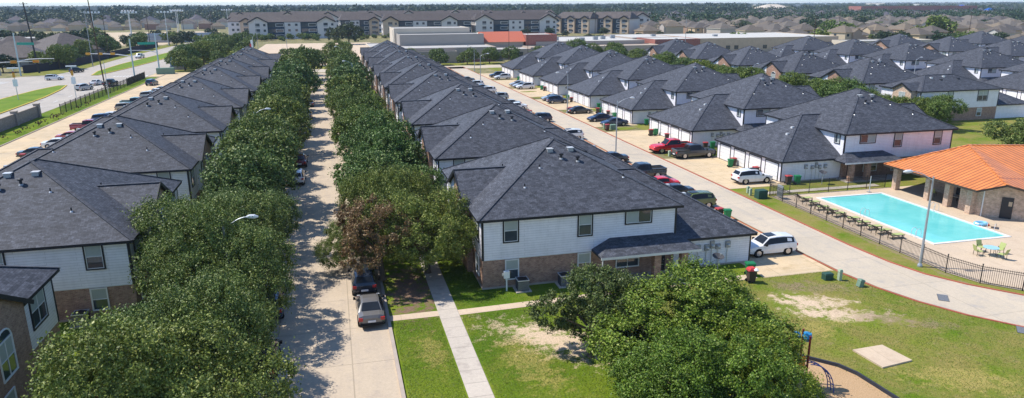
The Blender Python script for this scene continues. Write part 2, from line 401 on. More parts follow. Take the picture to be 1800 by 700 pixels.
# ------------------------------------------------------------------ setting: ground, roads
sheet('ground', rect(-9000, -60, 9000, 9000), -.02, 'ground_far')
sheet('woodland_floor', [(-6000, 960), (-60, 900), (560, 1050), (4700, 8900), (-6000, 8900)], -.005, 'woodland')
sheet('lawn', rect(-42, 8, 38.6, 236), -.008, 'lawn')
sheet('pool_side_lawn', rect(43.9, 10, 100, 72), -.008, 'lawn_dry')
sheet('courtyard_lawn', rect(51, 72.02, 132, 240), -.008, 'lawn_dry')
# park on the right foreground
park = [(16, 8), (60, 8), (58, 26), (52, 28.4), (47, 31), (43.8, 33.8), (41.6, 36.4), (40.1, 39.6), (39.1, 43), (38.7, 46.4), (31, 46.4), (16, 46.0)]
sheet('park_lawn', park, -.003, 'lawn_dry')
sheet('tree_street', rect(-6.5, 8, 2.5, 236.5), .004, 'concrete_street')
structure('kerb', strip('k', [(2.5, 8), (2.5, 236)], .22, -.01, .13, 'kerb'))
structure('kerb', strip('k', [(-6.72, 8), (-6.72, 236)], .22, -.01, .13, 'kerb'))
sheet('sidewalk', rect(6.1, 8, 7.5, 236), .012, 'concrete_walk')
sheet('sidewalk', rect(-11.2, 8, -9.9, 236), .012, 'concrete_walk')
sheet('front_path', [(2.72, 45.5), (6.1, 45.5), (6.1, 46.4), (2.72, 46.4)], .012, 'concrete_deck')
sheet('front_path', [(7.5, 45.3), (31.5, 46.2), (31.5, 47.1), (7.5, 46.2)], .012, 'concrete_deck')
Lr = [(38.5, 245), (38.5, 60), (38.6, 50), (38.8, 45.5), (39.3, 42.3), (40.3, 39.3), (41.8, 36.5), (43.9, 33.9), (47, 31.2), (52, 28.4), (60, 25)]
Rr = [(43.9, 245), (43.9, 60), (43.9, 51), (44.2, 46.6), (44.9, 43.6), (46.3, 41), (48.5, 38.3), (51.5, 35.6), (56, 32.8), (64, 29.5)]
sheet('side_road', Lr + Rr[::-1], .004, 'concrete_road')
structure('kerb', strip('k', Rr, .16, 0, .07, 'kerb_red'))
structure('kerb', strip('k', [(x - .16, y) for x, y in Lr], .16, 0, .05, 'kerb_red'))
B_Y = [49.0, 71.3, 93.7, 116.3, 138.3, 160.3, 182.2, 204.8, 226.8]
C_Y = [72.3, 94.6, 116.8, 138.4, 160.0, 181.2, 202.4]
A_Y = [50.7, 73.0, 95.4, 117.3, 139.3, 161.2, 183.2, 205.0]
D_Y = [118.8, 140.8, 163.0, 185.4, 205.8]
E_Y = [118.0, 140.0, 164.0, 186.2, 208.8]
for i, y in enumerate(B_Y):
    sheet('driveway', rect(32.0, y - 2.9, 38.34, y + 16.6), .008, 'concrete_drive')
for i, y in enumerate(C_Y):
    sheet('driveway', rect(44.06, y - .6, 52.2, y + 16.6), .008, 'concrete_drive')
for i, y in enumerate(A_Y):
    sheet('driveway', rect(-44.1, y - 3, -37.0, y + 17.5), .008, 'concrete_drive')
sheet('parking_lane', rect(-50.4, 30, -44.0, 246), .004, 'concrete_drive')
structure('kerb', strip('k', [(-50.6, 30), (-50.6, 246)], .2, 0, .12, 'kerb'))
sheet('verge', rect(-57.3, 120, -50.62, 236), -.006, 'lawn')
for x0 in (123.0,):
    sheet('rear_road', rect(125.0, 95, 142.6, 240), .004, 'concrete_road')
# main road with intersection
sheet('main_road', [(-57.4, 60), (-57.4, 205), (-54.5, 226), (-54.5, 246), (-54.8, 320), (-52, 430), (-45, 620), (-72, 620), (-80, 430), (-83, 330), (-82, 275), (-86, 252), (-95, 246), (-320, 246), (-320, 205), (-95, 205), (-88, 196), (-84, 180), (-84, 60)], .0, 'concrete_pale')
md1 = [(-65.3, 60), (-65.5, 165), (-66.4, 190), (-68.2, 207), (-70.2, 217.5), (-71.8, 217), (-73.6, 206), (-74.5, 190), (-74.5, 60)]
md2 = [(-70.6, 247.5), (-68.3, 270), (-66.2, 300), (-64.4, 340), (-60, 430), (-66, 430), (-72.5, 340), (-74.8, 290), (-74.3, 262), (-72, 247.5)]
for i, md in enumerate((md1, md2)):
    b = MB(); b.prism(md, -.01, .14, 'kerb_yellow', 'median_grass'); structure('median', b)
    structure('kerb', strip('k', md + [md[0]], .35, 0, .17, 'kerb_yellow'))
sheet('far_verge', [(-84.3, 252), (-82.3, 275), (-83.2, 330), (-80.2, 430), (-86, 430), (-91, 330), (-96, 255)], .006, 'lawn_dry')
sheet('entry_drive', rect(-54.4, 238, -44, 250), .006, 'concrete_drive')
sheet('cross_road', rect(-44, 238.5, 60, 250), .004, 'concrete_road')
sheet('cross_verge', rect(-44, 250.1, 60, 262), -.004, 'lawn_dry')
sheet('school_lot', rect(-34, 262.5, 22, 420), .0, 'concrete_deck')
sheet('tree_verge', rect(-54.3, 252, -36, 380), -.002, 'lawn_dry')
sheet('dry_field', [(-330, 430), (-88, 430), (-86, 640), (-420, 640)], .0, 'sand_dirt')
b = MB()
for k in range(9): b.poly([(-61.3, 130 + k * 10, .012), (-61.1, 130 + k * 10, .012), (-61.1, 133 + k * 10, .012), (-61.3, 133 + k * 10, .012)], 'paint_white')
for k in range(11):
    b.box(-64.6 + k * .9, 240.5, .012, -64.2 + k * .9, 243.5, .02, 'paint_white')
for k in range(12):
    b.box(-92, 222 + k * 1.0, .012, -89, 222.4 + k * 1.0, .02, 'paint_white')
b.box(-64.8, 219, .012, -57.8, 219.5, .02, 'paint_white'); b.box(-82.6, 250, .012, -75, 250.5, .02, 'paint_white')
structure('road_markings', b)

# ------------------------------------------------------------------ leaves and trees
def leaf_mesh(name, pts, nrm, size, mat, seed=0, aspect=.62):
    r = np.random.RandomState(seed); N = len(pts)
    rv = r.normal(size=(N, 3)); nn = nrm * .55 + rv * .6; nn /= np.linalg.norm(nn, axis=1)[:, None]
    t = np.cross(nn, r.normal(size=(N, 3))); t /= np.linalg.norm(t, axis=1)[:, None]; bt = np.cross(nn, t)
    s = (size * r.uniform(.6, 1.35, N))[:, None]
    v = np.empty((N, 4, 3)); v[:, 0] = pts - t * s * .5; v[:, 1] = pts + bt * s * .5 * aspect; v[:, 2] = pts + t * s * .5; v[:, 3] = pts - bt * s * .5 * aspect
    me = bpy.data.meshes.new(name); me.vertices.add(N * 4); me.vertices.foreach_set('co', v.reshape(-1))
    me.loops.add(N * 4); me.loops.foreach_set('vertex_index', np.arange(N * 4, dtype=np.int32))
    me.polygons.add(N); me.polygons.foreach_set('loop_start', np.arange(N, dtype=np.int32) * 4)
    me.update(calc_edges=True); me.materials.append(MATS[mat]); return me
def crown_pts(n, rx, rz, cz, lobes, seed, lr=.36, low=-.55, per=300, gap=.17):
    """big boughs give the outline; small leafy sprays, kept apart so that dark gaps stay between them, cover it"""
    r = np.random.RandomState(seed); L = []
    while len(L) < lobes:
        d = r.normal(size=3); d /= np.linalg.norm(d)
        if d[2] < low: continue
        k = r.uniform(.42, .92); a = math.atan2(d[1], d[0]); wob = 1 + .14 * math.sin(3 * a + seed) + .08 * math.sin(5 * a + 2 * seed)
        L.append((np.array([d[0] * rx * k * wob, d[1] * rx * k * wob, cz + d[2] * rz * k]), rx * lr * r.uniform(.7, 1.1)))
    cs = np.array([l[0] for l in L]); qs = np.array([l[1] for l in L])
    C_ = []; O_ = []; target = max(10, n // per); tries = 0; g2 = (gap * rx) ** 2
    arr = np.zeros((0, 3))
    while len(C_) < target and tries < target * 14:
        tries += 1; i = r.randint(len(L)); d = r.normal(size=3); d /= np.linalg.norm(d)
        p = cs[i] + d * qs[i] * np.array([1, 1, .8]) * r.uniform(.92, 1.22)
        dd = np.linalg.norm((p - cs) / np.array([1, 1, .8]), axis=1)
        if (dd < qs * .80).any(): continue
        gg = g2 * r.uniform(.5, 1.4)
        if len(arr) and (((arr - p) ** 2).sum(1) < gg).any(): continue
        out = p - np.array([0, 0, cz - rz * .4]); out /= np.linalg.norm(out)
        o = d * .6 + out * .6 + np.array([0, 0, .2]); C_.append(p); O_.append(o / np.linalg.norm(o)); arr = np.array(C_)
    # some sprays deeper inside close the crown
    m = len(C_) // 7
    for _ in range(m):
        i = r.randint(len(L)); d = r.normal(size=3); d /= np.linalg.norm(d); C_.append(cs[i] + d * qs[i] * .45); O_.append(d)
    C_ = np.array(C_); O_ = np.array(O_); T = len(C_); K = max(6, n // T)
    rad = gap * rx * r.uniform(.34, .68, T)
    g = r.normal(size=(T, K, 3)); g /= np.linalg.norm(g, axis=2)[:, :, None]; rr_ = r.uniform(0, 1, (T, K, 1)) ** .45
    dot = (g * O_[:, None, :]).sum(2, keepdims=True); g = g + O_[:, None, :] * np.where(dot < -.2, 1.0, 0)     # leaves face outward
    stretch = 1 + .85 * np.clip(dot, 0, 1) + .7 * (r.uniform(0, 1, (T, K, 1)) > .93)
    P = (C_[:, None, :] + g * rr_ * rad[:, None, None] * stretch).reshape(-1, 3)
    Nn = (g * .75 + O_[:, None, :] * .5 + np.array([0, 0, .25])).reshape(-1, 3); Nn /= np.linalg.norm(Nn, axis=1)[:, None]
    return P, Nn
def trunk_mb(h, r0, spread, seed, crown_r, zs):
    b = MB(); r = random.Random(seed)
    top = (r.uniform(-.2, .2), r.uniform(-.2, .2), h)
    b.tube([(0, 0, -.1), (0.03, 0, .25), (top[0] * .5, top[1] * .5, h * .55), top], [r0 * 1.5, r0, r0 * .85, r0 * .6], 'bark', 8)
    for k in range(6):
        a = k * 1.05 + r.uniform(-.3, .3); e = crown_r * r.uniform(.45, .7); z0 = h * r.uniform(.6, .95)
        b.tube([(top[0] * z0 / h, top[1] * z0 / h, z0), (e * .4 * math.cos(a), e * .4 * math.sin(a), z0 + (zs - z0) * .5), (e * math.cos(a), e * math.sin(a), zs + r.uniform(-.3, .8))],
               [r0 * .5, r0 * .33, r0 * .12], 'bark', 6)
    return b
def tree_proto(name, n, rx, rz, cz, lobes, size, mat, seed, cat='tree', trunk=True, lr=.42, low=-.6, per=300, gap=.17):
    root = empty(name, cat=cat)
    if trunk: trunk_mb(cz * .75, rx * .045 + .06, 1, seed, rx, cz).obj('trunk', root)
    P, N = crown_pts(n, rx, rz, cz, lobes, seed, lr, low, per, gap)
    c = bpy.data.objects.new('crown', leaf_mesh('crown', P, N, size, mat, seed, .6)); COL.objects.link(c); c.parent = root
    return proto(root)
oakN = [tree_proto('oak_tree', 115000, 4.6, 3.1, 4.4, 13, .135, 'leaf_oak', s, low=-.6, per=330, gap=.20) for s in (1, 2, 3)]
oakM = [tree_proto('oak_tree', 34000, 4.6, 3.1, 4.4, 12, .26, 'leaf_oak', s, per=120, gap=.205) for s in (11, 12)]
oakF = [tree_proto('oak_tree', 9000, 4.5, 3.1, 4.4, 10, .46, 'leaf_oak', s, per=46, gap=.2) for s in (21, 22)]
brightN = [tree_proto('oak_tree', 135000, 4.6, 3.0, 3.9, 18, .135, 'leaf_bright', s, low=-.8, per=320, gap=.19) for s in (31, 32)]
midR = [tree_proto('oak_tree', 32000, 4.5, 3.1, 4.4, 12, .25, 'leaf_mid', s, per=120, gap=.205) for s in (41, 42)]
darkN = tree_proto('oak_tree', 80000, 4.6, 3.3, 3.8, 13, .165, 'leaf_deep', 33, low=-.9, per=300, gap=.16)
brownP = tree_proto('brown_leaved_tree', 34000, 3.2, 2.5, 3.2, 10, .135, 'leaf_brown', 51, low=-.1, per=240, gap=.17)
bushF = [tree_proto('round_tree', 2400, 3.9, 3.0, 3.9, 9, .75, m_, s, per=26, gap=.24) for m_, s in (('leaf_far', 61), ('leaf_dark', 62), ('leaf_mid', 63))]

mk_leaf('grass_blade', (.085, .155, .01), (.135, .20, .014), (.21, .235, .03), (.30, .27, .07))
def blades(name, n, areas, seed, label):
    r = np.random.RandomState(seed); P = []
    for (x0, y0, x1, y1, w) in areas:
        m = int(n * w); q = np.stack([r.uniform(x0, x1, m), r.uniform(y0, y1, m), np.full(m, .03)], 1); P.append(q)
    P = np.concatenate(P)
    for (cx, cy, rx, ry, a) in ((13.6, 39.4, 4.6, 1.5, -.75), (15.0, 38.2, 3.2, 1.5, -.75), (32.6, 41.0, 3.6, 2.3, -.5), (33, 38.8, 3.4, 1.4, -.3), (35.6, 37.6, 2.4, 1.1, -.5), (31.6, 32.8, 1.5, 1.5, 0), (24.5, 30, 4.6, 5.4, 0)):
        dx, dy = P[:, 0] - cx, P[:, 1] - cy; u = (dx * math.cos(a) + dy * math.sin(a)) / rx; v = (-dx * math.sin(a) + dy * math.cos(a)) / ry
        P = P[(u * u + v * v > r.uniform(.6, 1.3, len(P)))]
    kx = np.interp(P[:, 1], [25, 28.4, 31.2, 33.9, 36.5, 39.3, 42.3, 45.5, 60], [60, 52, 47, 43.9, 41.8, 40.3, 39.3, 38.8, 38.8]); P = P[P[:, 0] < kx - .25]; P[:, 2] = .015
    N = np.tile(np.array([0, 0, 1.6]), (len(P), 1)) + r.normal(size=(len(P), 3)) * .3
    o = bpy.data.objects.new(name, leaf_mesh(name, P, N, .06, 'grass_blade', seed, .5)); COL.objects.link(o); tag(o, label, 'grass', kind='stuff')
blades('grass_tufts', 210000, [(2.9, 28, 6.0, 45.3, .10), (7.6, 27, 16, 45.2, .22), (16, 25, 52, 46.2, .62), (7.6, 46.6, 31, 49.2, .05), (7.6, 49, 10, 60, .03)], 4, 'short grass tufts of the foreground lawns')
# left row of the tree-lined street
LT = [(-7.9, 30.0, 1.02), (-11.0, 36.5, .82), (-7.2, 38.0, .98), (-7.9, 46.0, .93), (-9.4, 54.0, .95), (-7.8, 61.5, .92), (-8.8, 69.5, .95), (-8.2, 78.0, .95), (-9.0, 87.0, .98),
      (-8.3, 96.0, .95), (-8.8, 106, 1.0), (-8.5, 116, 1.0), (-8.8, 127, 1.02), (-8.6, 138, 1.0), (-8.8, 150, 1.05), (-8.6, 162, 1.0), (-8.8, 175, 1.08), (-8.4, 188, 1.0), (-9, 202, 1.05), (-9, 216, 1.05), (-8.8, 229, 1.0)]
for i, (x, y, s) in enumerate(LT):
    P = oakN[i % 3] if y < 66 else (oakM[i % 2] if y < 130 else oakF[i % 2])
    P.place((x + .35 * math.sin(i * 2.7), y, 0), i * 1.7, 'live oak left of the tree-lined street, %s from the camera' % ORD[i], 'oaks left of the tree-lined street', scale=(s * (.96, 1.04, .86)[i % 3], s * (.93, 1.0, .80)[i % 3], s * (1.02, .86, .95, 1.1)[i % 4]))
RT = [(6.4, 54.0, .93), (4.6, 61.5, .88), (4.4, 70.5, .95), (5.2, 79, .98), (4.0, 88, 1.0), (3.6, 97.5, .92), (3.8, 107, .9), (4.0, 117, .88), (3.2, 128, .9), (3.6, 139, .95),
      (3.4, 151, .95), (3.4, 163, .95), (3.4, 176, 1.0), (3.0, 189, 1.0), (3.4, 203, 1.0), (3.4, 217, 1.02), (3.2, 230, 1.0)]
for i, (x, y, s) in enumerate(RT):
    P = oakN[(i + 1) % 3] if y < 66 else (midR[i % 2] if y < 130 else oakF[(i + 1) % 2])
    P.place((x, y, 0), i * 2.1 + .5, 'live oak right of the tree-lined street, %s from the camera' % ORD[i], 'oaks right of the tree-lined street', scale=(s * (1.0, .88, 1.06)[i % 3], s * (.96, .80, 1.0)[i % 3], s * (.95, 1.08, .84, 1.0)[i % 4]))
brownP.place((2.7, 52.8, .35), 0, 'brown dying tree over the dark parked van at the kerb', scale=(1.1, 1.0, 1.06))
brownP.r['category'] = 'tree'
oakN[2].place((1.3, 56.4, 0), 2.0, 'small green oak right behind the brown dying tree at the kerb', scale=.55)
darkN.place((14.3, 37.4, 0), 1.0, 'darker oak at the left of the foreground clump on the lawn', 'foreground oaks', scale=.74)
brightN[0].place((18.3, 32.2, 0), 2.2, 'big bright green oak in the middle of the foreground clump', 'foreground oaks', scale=(1.12, 1.0, .80))
brightN[1].place((22.0, 33.6, 0), .3, 'bright green oak at the right of the foreground clump, by the playground', 'foreground oaks', scale=.64)
brightN[0].place((20.6, 28.9, 0), 3.6, 'low bright oak in front of the playground tower', 'foreground oaks', scale=.62)
brightN[1].place((16.2, 27.4, 0), 1.6, 'foreground oak cut by the bottom edge of the picture', 'foreground oaks', scale=.78)
# courtyard trees between the two further rows
CT = [(99.5, 99.0, .62, 2), (90.5, 118, .8, 2), (95, 121, .7, 2), (91, 146, .8, 2), (92, 167, .8, 2), (93, 187, .8, 2), (88, 106, .85, 2), (92.5, 104, .62, 0), (97, 101, .62, 2), (103, 103.5, .5, 2), (94, 131, .72, 2), (98, 128, .62, 2), (99.5, 136, .6, 0), (90, 133, .6, 2), (93, 156, .72, 2), (97.5, 152, .6, 0), (96, 164, .6, 2),
      (91, 176, .7, 0), (96, 180, .6, 2), (93, 196, .7, 0), (96, 216, .7, 0), (90, 222, .8, 1), (84, 243, .9, 0), (100, 246, .8, 1), (93, 249, .7, 0)]
CT.sort(key=lambda t: t[1])
for i, (x, y, s, k) in enumerate(CT):
    (midR[i % 2] if k == 2 else oakM[i % 2] if k == 0 else oakF[0]).place((x, y, 0), i * 1.3, 'courtyard tree between the grey-roofed rows, %s from the camera' % ORD[i], 'courtyard trees', scale=s * 1.12)
oakM[1].place((92.3, 77.2, 0), 0, 'round dark green tree at the right edge behind the orange-roofed pavilion', scale=(.8, .8, .66))
for i, (x, y) in enumerate(((37.5, 254), (47, 253.5), (55.5, 255), (64, 257), (74, 256), (29, 258))):
    oakF[i % 2].place((x, y, 0), i, 'small oak on the dry verge before the school, %s from the left' % (['second', 'third', 'fourth', 'fifth', 'sixth', 'first'][i]), 'oaks before the school', scale=.72)
VT = [(-47, 257), (-50, 268), (-44, 276), (-51, 283), (-46, 292), (-50, 303), (-43, 312), (-49, 324), (-45, 337), (-50, 350), (-44, 364), (-49, 378), (-38, 352), (-36, 330), (-90, 276), (-94, 300), (-96, 322), (-93, 345), (-98, 366), (-91, 388), (-96, 405)]
for i, (x, y) in enumerate(VT):
    oakF[i % 2].place((x, y, 0), i * 1.1, ('oak on the dry verge right of the main road, %s from the camera' % ORD[i]) if x > -60 else ('oak beyond the main road behind the dark fence, %s from the camera' % ORD[i - 14]),
                      'trees along the main road', scale=.85 + .3 * ((i * 7) % 5) / 5)
midR[0].place((-43, 243 + 12, 0), 0, 'small pale green tree beyond the end of the left roofs', scale=.55)
for i, (x, y, s) in enumerate(((-13, 262, .8), (-30, 258, .9), (-5, 264, .7), (2, 275, 1.0), (5, 300, .8), (-36, 262, .75))):
    oakF[i % 2].place((x, y, 0), i, ['dark oak beyond the end of the tree-lined street, left of its middle', 'dark oak by the flagpole beyond the left roofs', 'small oak at the end of the street',
        'tall oak closing the right side of the street end', 'oak standing in the pale school parking lot', 'low oak beside the flagpole oak'][i], 'oaks beyond the street end', scale=s)

# ------------------------------------------------------------------ houses
def window(parent, b_, side, u, z0, w, h, pos, sx, dark=True, pane='blind', double=False):
    """side: 'S' wall at y=pos facing -y, 'N' facing +y, 'F' wall at x=pos facing -x, 'K' wall at x=pos facing +x; u along the wall"""
    fr = MB(); pn = MB(); c = .10 if dark else .05
    def B(mb, a0, d0, zz0, a1, d1, zz1, m):
        if side == 'S': mb.box(a0, pos - d1, zz0, a1, pos - d0, zz1, m)
        elif side == 'N': mb.box(a0, pos + d0, zz0, a1, pos + d1, zz1, m)
        elif side == 'F': mb.box(pos - d1, a0, zz0, pos - d0, a1, zz1, m)
        else: mb.box(pos + d0, a0, zz0, pos + d1, a1, zz1, m)
    cm = 'trim_black' if dark else 'white_frame'
    B(fr, u - c, .0, z0 - c, u, .07, z0 + h + c, cm); B(fr, u + w, .0, z0 - c, u + w + c, .07, z0 + h + c, cm)
    B(fr, u, .0, z0 - c, u + w, .07, z0, cm); B(fr, u, .0, z0 + h, u + w, .07, z0 + h + c, cm)
    s = .045
    B(fr, u, .0, z0, u + s, .05, z0 + h, 'white_frame'); B(fr, u + w - s, .0, z0, u + w, .05, z0 + h, 'white_frame')
    B(fr, u + s, .0, z0, u + w - s, .05, z0 + s, 'white_frame'); B(fr, u + s, .0, z0 + h - s, u + w - s, .05, z0 + h, 'white_frame')
    if double: B(fr, u + w / 2 - s / 2, .0, z0 + s, u + w / 2 + s / 2, .05, z0 + h - s, 'white_frame')
    if h > 1.2: B(fr, u + s, .0, z0 + h / 2 - s / 2, (u + w - s) if not double else (u + w / 2 - s / 2), .048, z0 + h / 2 + s / 2, 'white_frame')
    if h > 1.2 and double: B(fr, u + w / 2 + s / 2, .0, z0 + h / 2 - s / 2, u + w - s, .048, z0 + h / 2 + s / 2, 'white_frame')
    if h > 1.2:
        B(pn, u + s, .002, z0 + s, u + w - s, .02, z0 + h / 2 - s / 2, 'glass_dark'); B(pn, u + s, .002, z0 + h / 2 + s / 2, u + w - s, .02, z0 + h - s, pane)
    else:
        B(pn, u + s, .002, z0 + s, u + w / 2 - s / 2, .02, z0 + h - s, pane); B(pn, u + w / 2 + s / 2, .002, z0 + s, u + w - s, .02, z0 + h - s, 'glass_dark')
    o = fr.obj('window', parent, sx); pn.obj('pane', o, sx); return o

def roofpoly(b, pts, m='shingle', t=.16):
    b.poly(pts, m)
def ridge(b, a, c, m='shingle'):
    b.beam((a[0], a[1], a[2] + .015), (c[0], c[1], c[2] + .015), .26, .05, m)
EV = 5.6; SL = .51
def house(mirror, G, detail=2, kind='hip', redpanes=False, swap=False):
    sx = -1 if mirror else 1
    root = empty('grey_roofed_house', cat='house')
    U, D = 16.6, 17.4   # eave-to-eave, upper block
    o = .4
    wx0, wx1, wy0, wy1 = o, U - o, o, D - o
    # upper walls with black corner boards
    b = MB(); b.box(wx0, wy0, 2.33, wx1, wy1, EV - .02, 'siding'); b.obj('siding_wall', root, sx)
    b = MB(); b.box(wx0 + .03, wy0 + .03, 0, wx1 - .03, wy1 - .03, 2.33, 'brick')
    b.box(wx0 - .04, wy0 - .04, -.05, wx1 + .04, wy1 + .04, .12, 'kerb'); b.obj('brick_wall', root, sx)
    c = .13
    for (x, y) in ((wx0, wy0), (wx1, wy0), (wx0, wy1), (wx1, wy1)):
        b = MB(); b.box(x - (c if x > 8 else .025), y - .025 if y < 8 else y - c, 2.30, x + (.025 if x > 8 else c), y + c if y < 8 else y + .025, EV - .03, 'trim_black'); b.obj('corner_trim', root, sx)
    b = MB(); b.box(wx0 - .02, wy0 - .02, EV - .17, wx1 + .02, wy0 - .001, EV - .03, 'trim_black')
    b.obj('frieze_board', root, sx); b = MB()
    b.box(wx0 + .01, wy0 - .015, 2.29, wx1 - .01, wy0 + .02, 2.36, 'white_frame')
    b.obj('belt_board', root, sx)
    # main roof
    b = MB(); hx = U / 2; zt = EV + hx * SL; y1 = hx; y2 = D - hx
    A, Bq, Cq, Dq = (0, 0, EV), (U, 0, EV), (U, D, EV), (0, D, EV); P1 = (hx, y1, zt); P2 = (hx, y2, zt)
    b.poly([A, Bq, P1], 'shingle'); b.poly([Bq, Cq, P2, P1], 'shingle'); b.poly([Cq, Dq, P2], 'shingle'); b.poly([Dq, A, P1, P2], 'shingle')
    f = .2; F = EV - f
    for a, c_ in ((A, Bq), (Bq, Cq), (Cq, Dq), (Dq, A)):
        b.poly([(a[0], a[1], F), (c_[0], c_[1], F), c_, a], 'trim_black')
    b.poly([(0, 0, F), (0, D, F), (U, D, F), (U, 0, F)], 'trim_black')
    for a, c_ in ((A, P1), (Bq, P1), (Cq, P2), (Dq, P2), (P1, P2)): ridge(b, a, c_)
    # front gable
    gy0, gy1 = 4.0, 12.2; gm = (gy0 + gy1) / 2; gz = EV + (gy1 - gy0) / 2 * SL; gx = (gz - EV) / SL; fx = -.35
    b.poly([(fx, gy0, EV), (.0, gy0, EV), (gx, gm, gz), (fx, gm, gz)][::1], 'shingle')
    b.poly([(fx, gm, gz), (gx, gm, gz), (.0, gy1, EV), (fx, gy1, EV)], 'shingle')
    b.beam((fx, gy0 - .05, EV - .1), (fx, gm, gz - .07), .06, .24, 'trim_black'); b.beam((fx, gm, gz - .07), (fx, gy1 + .05, EV - .1), .06, .24, 'trim_black')
    ridge(b, (fx, gm, gz), (gx, gm, gz))
    b.obj('roof', root, sx)
    # gable bay: brick panel and white panel
    def wallF(b, pts, x0, x1, m):
        if swap: pts = [(2 * gm - p[0], p[1]) for p in pts][::-1]
        n = len(pts); vs = [(x0, p[0], p[1]) for p in pts] + [(x1, p[0], p[1]) for p in pts]
        b.add(vs, [tuple(range(n))[::-1]] + [tuple(n + i for i in range(n))] + [(i, (i + 1) % n, n + (i + 1) % n, n + i) for i in range(n)], m)
    b = MB(); pts = [(gy0 + .35, 0), (10.1, 0), (10.1, EV + (gy1 - 10.1) * SL - .12), (gm, gz - .12), (gy0 + .35, EV + .35 * SL - .12)]
    wallF(b, pts, -.02, wx0 + .2, 'brick'); b.obj('gable_wall', root, sx)
    b = MB(); wallF(b, [(10.12, 2.4), (gy1 - .35, 2.4), (gy1 - .35, EV + .35 * SL - .12), (10.12, EV + (gy1 - 10.12) * SL - .12)], -.05, wx0 + .2, 'siding')
    wallF(b, [(10.12, 0), (gy1 - .35, 0), (gy1 - .35, 2.39), (10.12, 2.39)], -.02, wx0 + .1, 'brick')
    b.obj('bay_wall', root, sx)
    ws = lambda u, w: (2 * gm - u - w) if swap else u
    aw = window(root, None, 'F', ws(6.4, 1.6), 2.9, 1.6, 1.9, -.02, sx, False, double=True)
    b = MB(); cy, cz_ = ws(6.4, 1.6) + .8, 4.85; arc = [(-.045, cy + .8 * math.cos(t * math.pi / 10), cz_ + .5 * math.sin(t * math.pi / 10)) for t in range(11)]
    b.poly(arc[::-1], 'glass_dark'); b.obj('pane', aw, sx); b = MB(); b.tube(arc, .05, 'white_frame', 6); b.obj('arch', aw, sx)
    window(root, None, 'F', ws(10.5, .9), 3.5, .9, 1.6, -.05, sx)
    window(root, None, 'F', 1.5, 3.5, 1.2, 1.75, wx0, sx); window(root, None, 'F', 13.5, 3.4, 2.0, 1.85, wx0, sx, double=True)
    window(root, None, 'F', ws(7.2, 1.1), .7, 1.1, 1.5, -.02, sx, False)
    if detail > 1: window(root, None, 'F', 1.6, .7, 1.1, 1.5, wx0, sx, False)
    pn = 'blind_red' if redpanes else 'blind'
    window(root, None, 'S', 2.1, 3.68, 1.05, 1.72, wy0, sx, True, pn); window(root, None, 'S', 8.0, 3.68, 1.05, 1.72, wy0, sx, True, pn)
    window(root, None, 'S', 11.9, 4.35, 2.1, 1.0, wy0, sx, True, pn)
    window(root, None, 'S', 2.2, .65, 1.0, 1.55, wy0, sx, False); window(root, None, 'S', 8.0, .65, 1.0, 1.55, wy0, sx, False)
    window(root, None, 'K', 1.3, 4.25, .85, 1.1, wx1, sx); window(root, None, 'K', 13.0, 4.25, .85, 1.1, wx1, sx)
    window(root, None, 'N', 3.0, 3.68, 1.05, 1.72, wy1, sx); window(root, None, 'N', 11.5, 3.68, 1.05, 1.72, wy1, sx)
    # porch on the near side
    b = MB(); px0, px1, py = 9.1, 17.45, -1.75; z0, z1 = 2.48, 3.28; pi = .8
    Q = [(px0, py, z0), (px1, py, z0), (px1 - 1.5, wy0, z1), (px0 + 1.5, wy0, z1), (px0, wy0, z0), (px1, wy0, z0)]
    b.poly([Q[0], Q[1], Q[2], Q[3]], 'shingle'); b.poly([Q[0], Q[3], Q[4]], 'shingle'); b.poly([Q[1], Q[5], Q[2]], 'shingle')
    b.box(px0, py, z0 - .2, px1, py + .06, z0 - .005, 'gutter_white'); b.box(px0, py + .06, z0 - .16, px1, wy0 - .01, z0 - .03, 'trim_black'); b.obj('porch_roof', root, sx)
    for xx in (13.6, 15.9):
        b = MB(); b.box(xx, py + .25, 0, xx + .55, py + .8, z0 - .17, 'brick'); b.obj('porch_post', root, sx)
    b = MB(); b.tube([(px0 + .15, py + .1, z0 - .2), (px0 + .15, py + .1, 0)], .05, 'gutter_white', 6); b.obj('downpipe', root, sx)
    b = MB(); b.box(px0, py + .1, -.05, px1 - .6, wy0 - .05, .1, 'concrete_walk'); b.obj('porch_slab', root, sx)
    b = MB(); b.box(14.4, wy0 - .03, .1, 15.4, wy0 + .05, 2.15, 'door_dark'); d = b.obj('door', root, sx)
    b = MB(); b.lathe([(.03, 0), (.04, .03), (.02, .06)], (15.25, wy0 - .07, 1.05), 'metal_grey', 8); b.obj('handle', d, sx)
    window(root, None, 'S', 11.2, .75, 1.9, 1.3, wy0, sx, False, double=True)
    # garage wing
    gy_0, gy_1 = .3, 15.9; gx1 = U + G; go = .35; EG = 2.62; SG = .54; gh = (gy_1 - gy_0) / 2; gmid = (gy_0 + gy_1) / 2; gt = EG + gh * SG
    b = MB(); b.box(wx1 + .002, gy_0 + go, 0, gx1 - go, gy_1 - go, EG - .02, 'siding'); b.obj('garage_wall', root, sx)
    b = MB()
    for (x, y) in ((gx1 - go, gy_0 + go), (gx1 - go, gy_1 - go)):
        b.box(x - .1, y - .02 if y < 5 else y - .1, 0, x + .02, y + .1 if y < 5 else y + .02, EG - .1, 'trim_black')
    b.box(wx1 + .01, gy_0 + go - .03, -.02, gx1 - go + .03, gy_1 - go + .03, .13, 'kerb'); b.obj('garage_trim', root, sx)
    b = MB(); ax = gx1 - gh; xi = U - 3.2
    A, Bq = (gx1, gy_0, EG), (gx1, gy_1, EG); P = (ax, gmid, gt)
    n0 = gy_0 + .9
    b.poly([(U - .38, gy_0, EG), A, P, (xi, gmid, gt), (xi, n0, EG + .9 * SG), (U - .38, n0, EG + .9 * SG)], 'shingle')
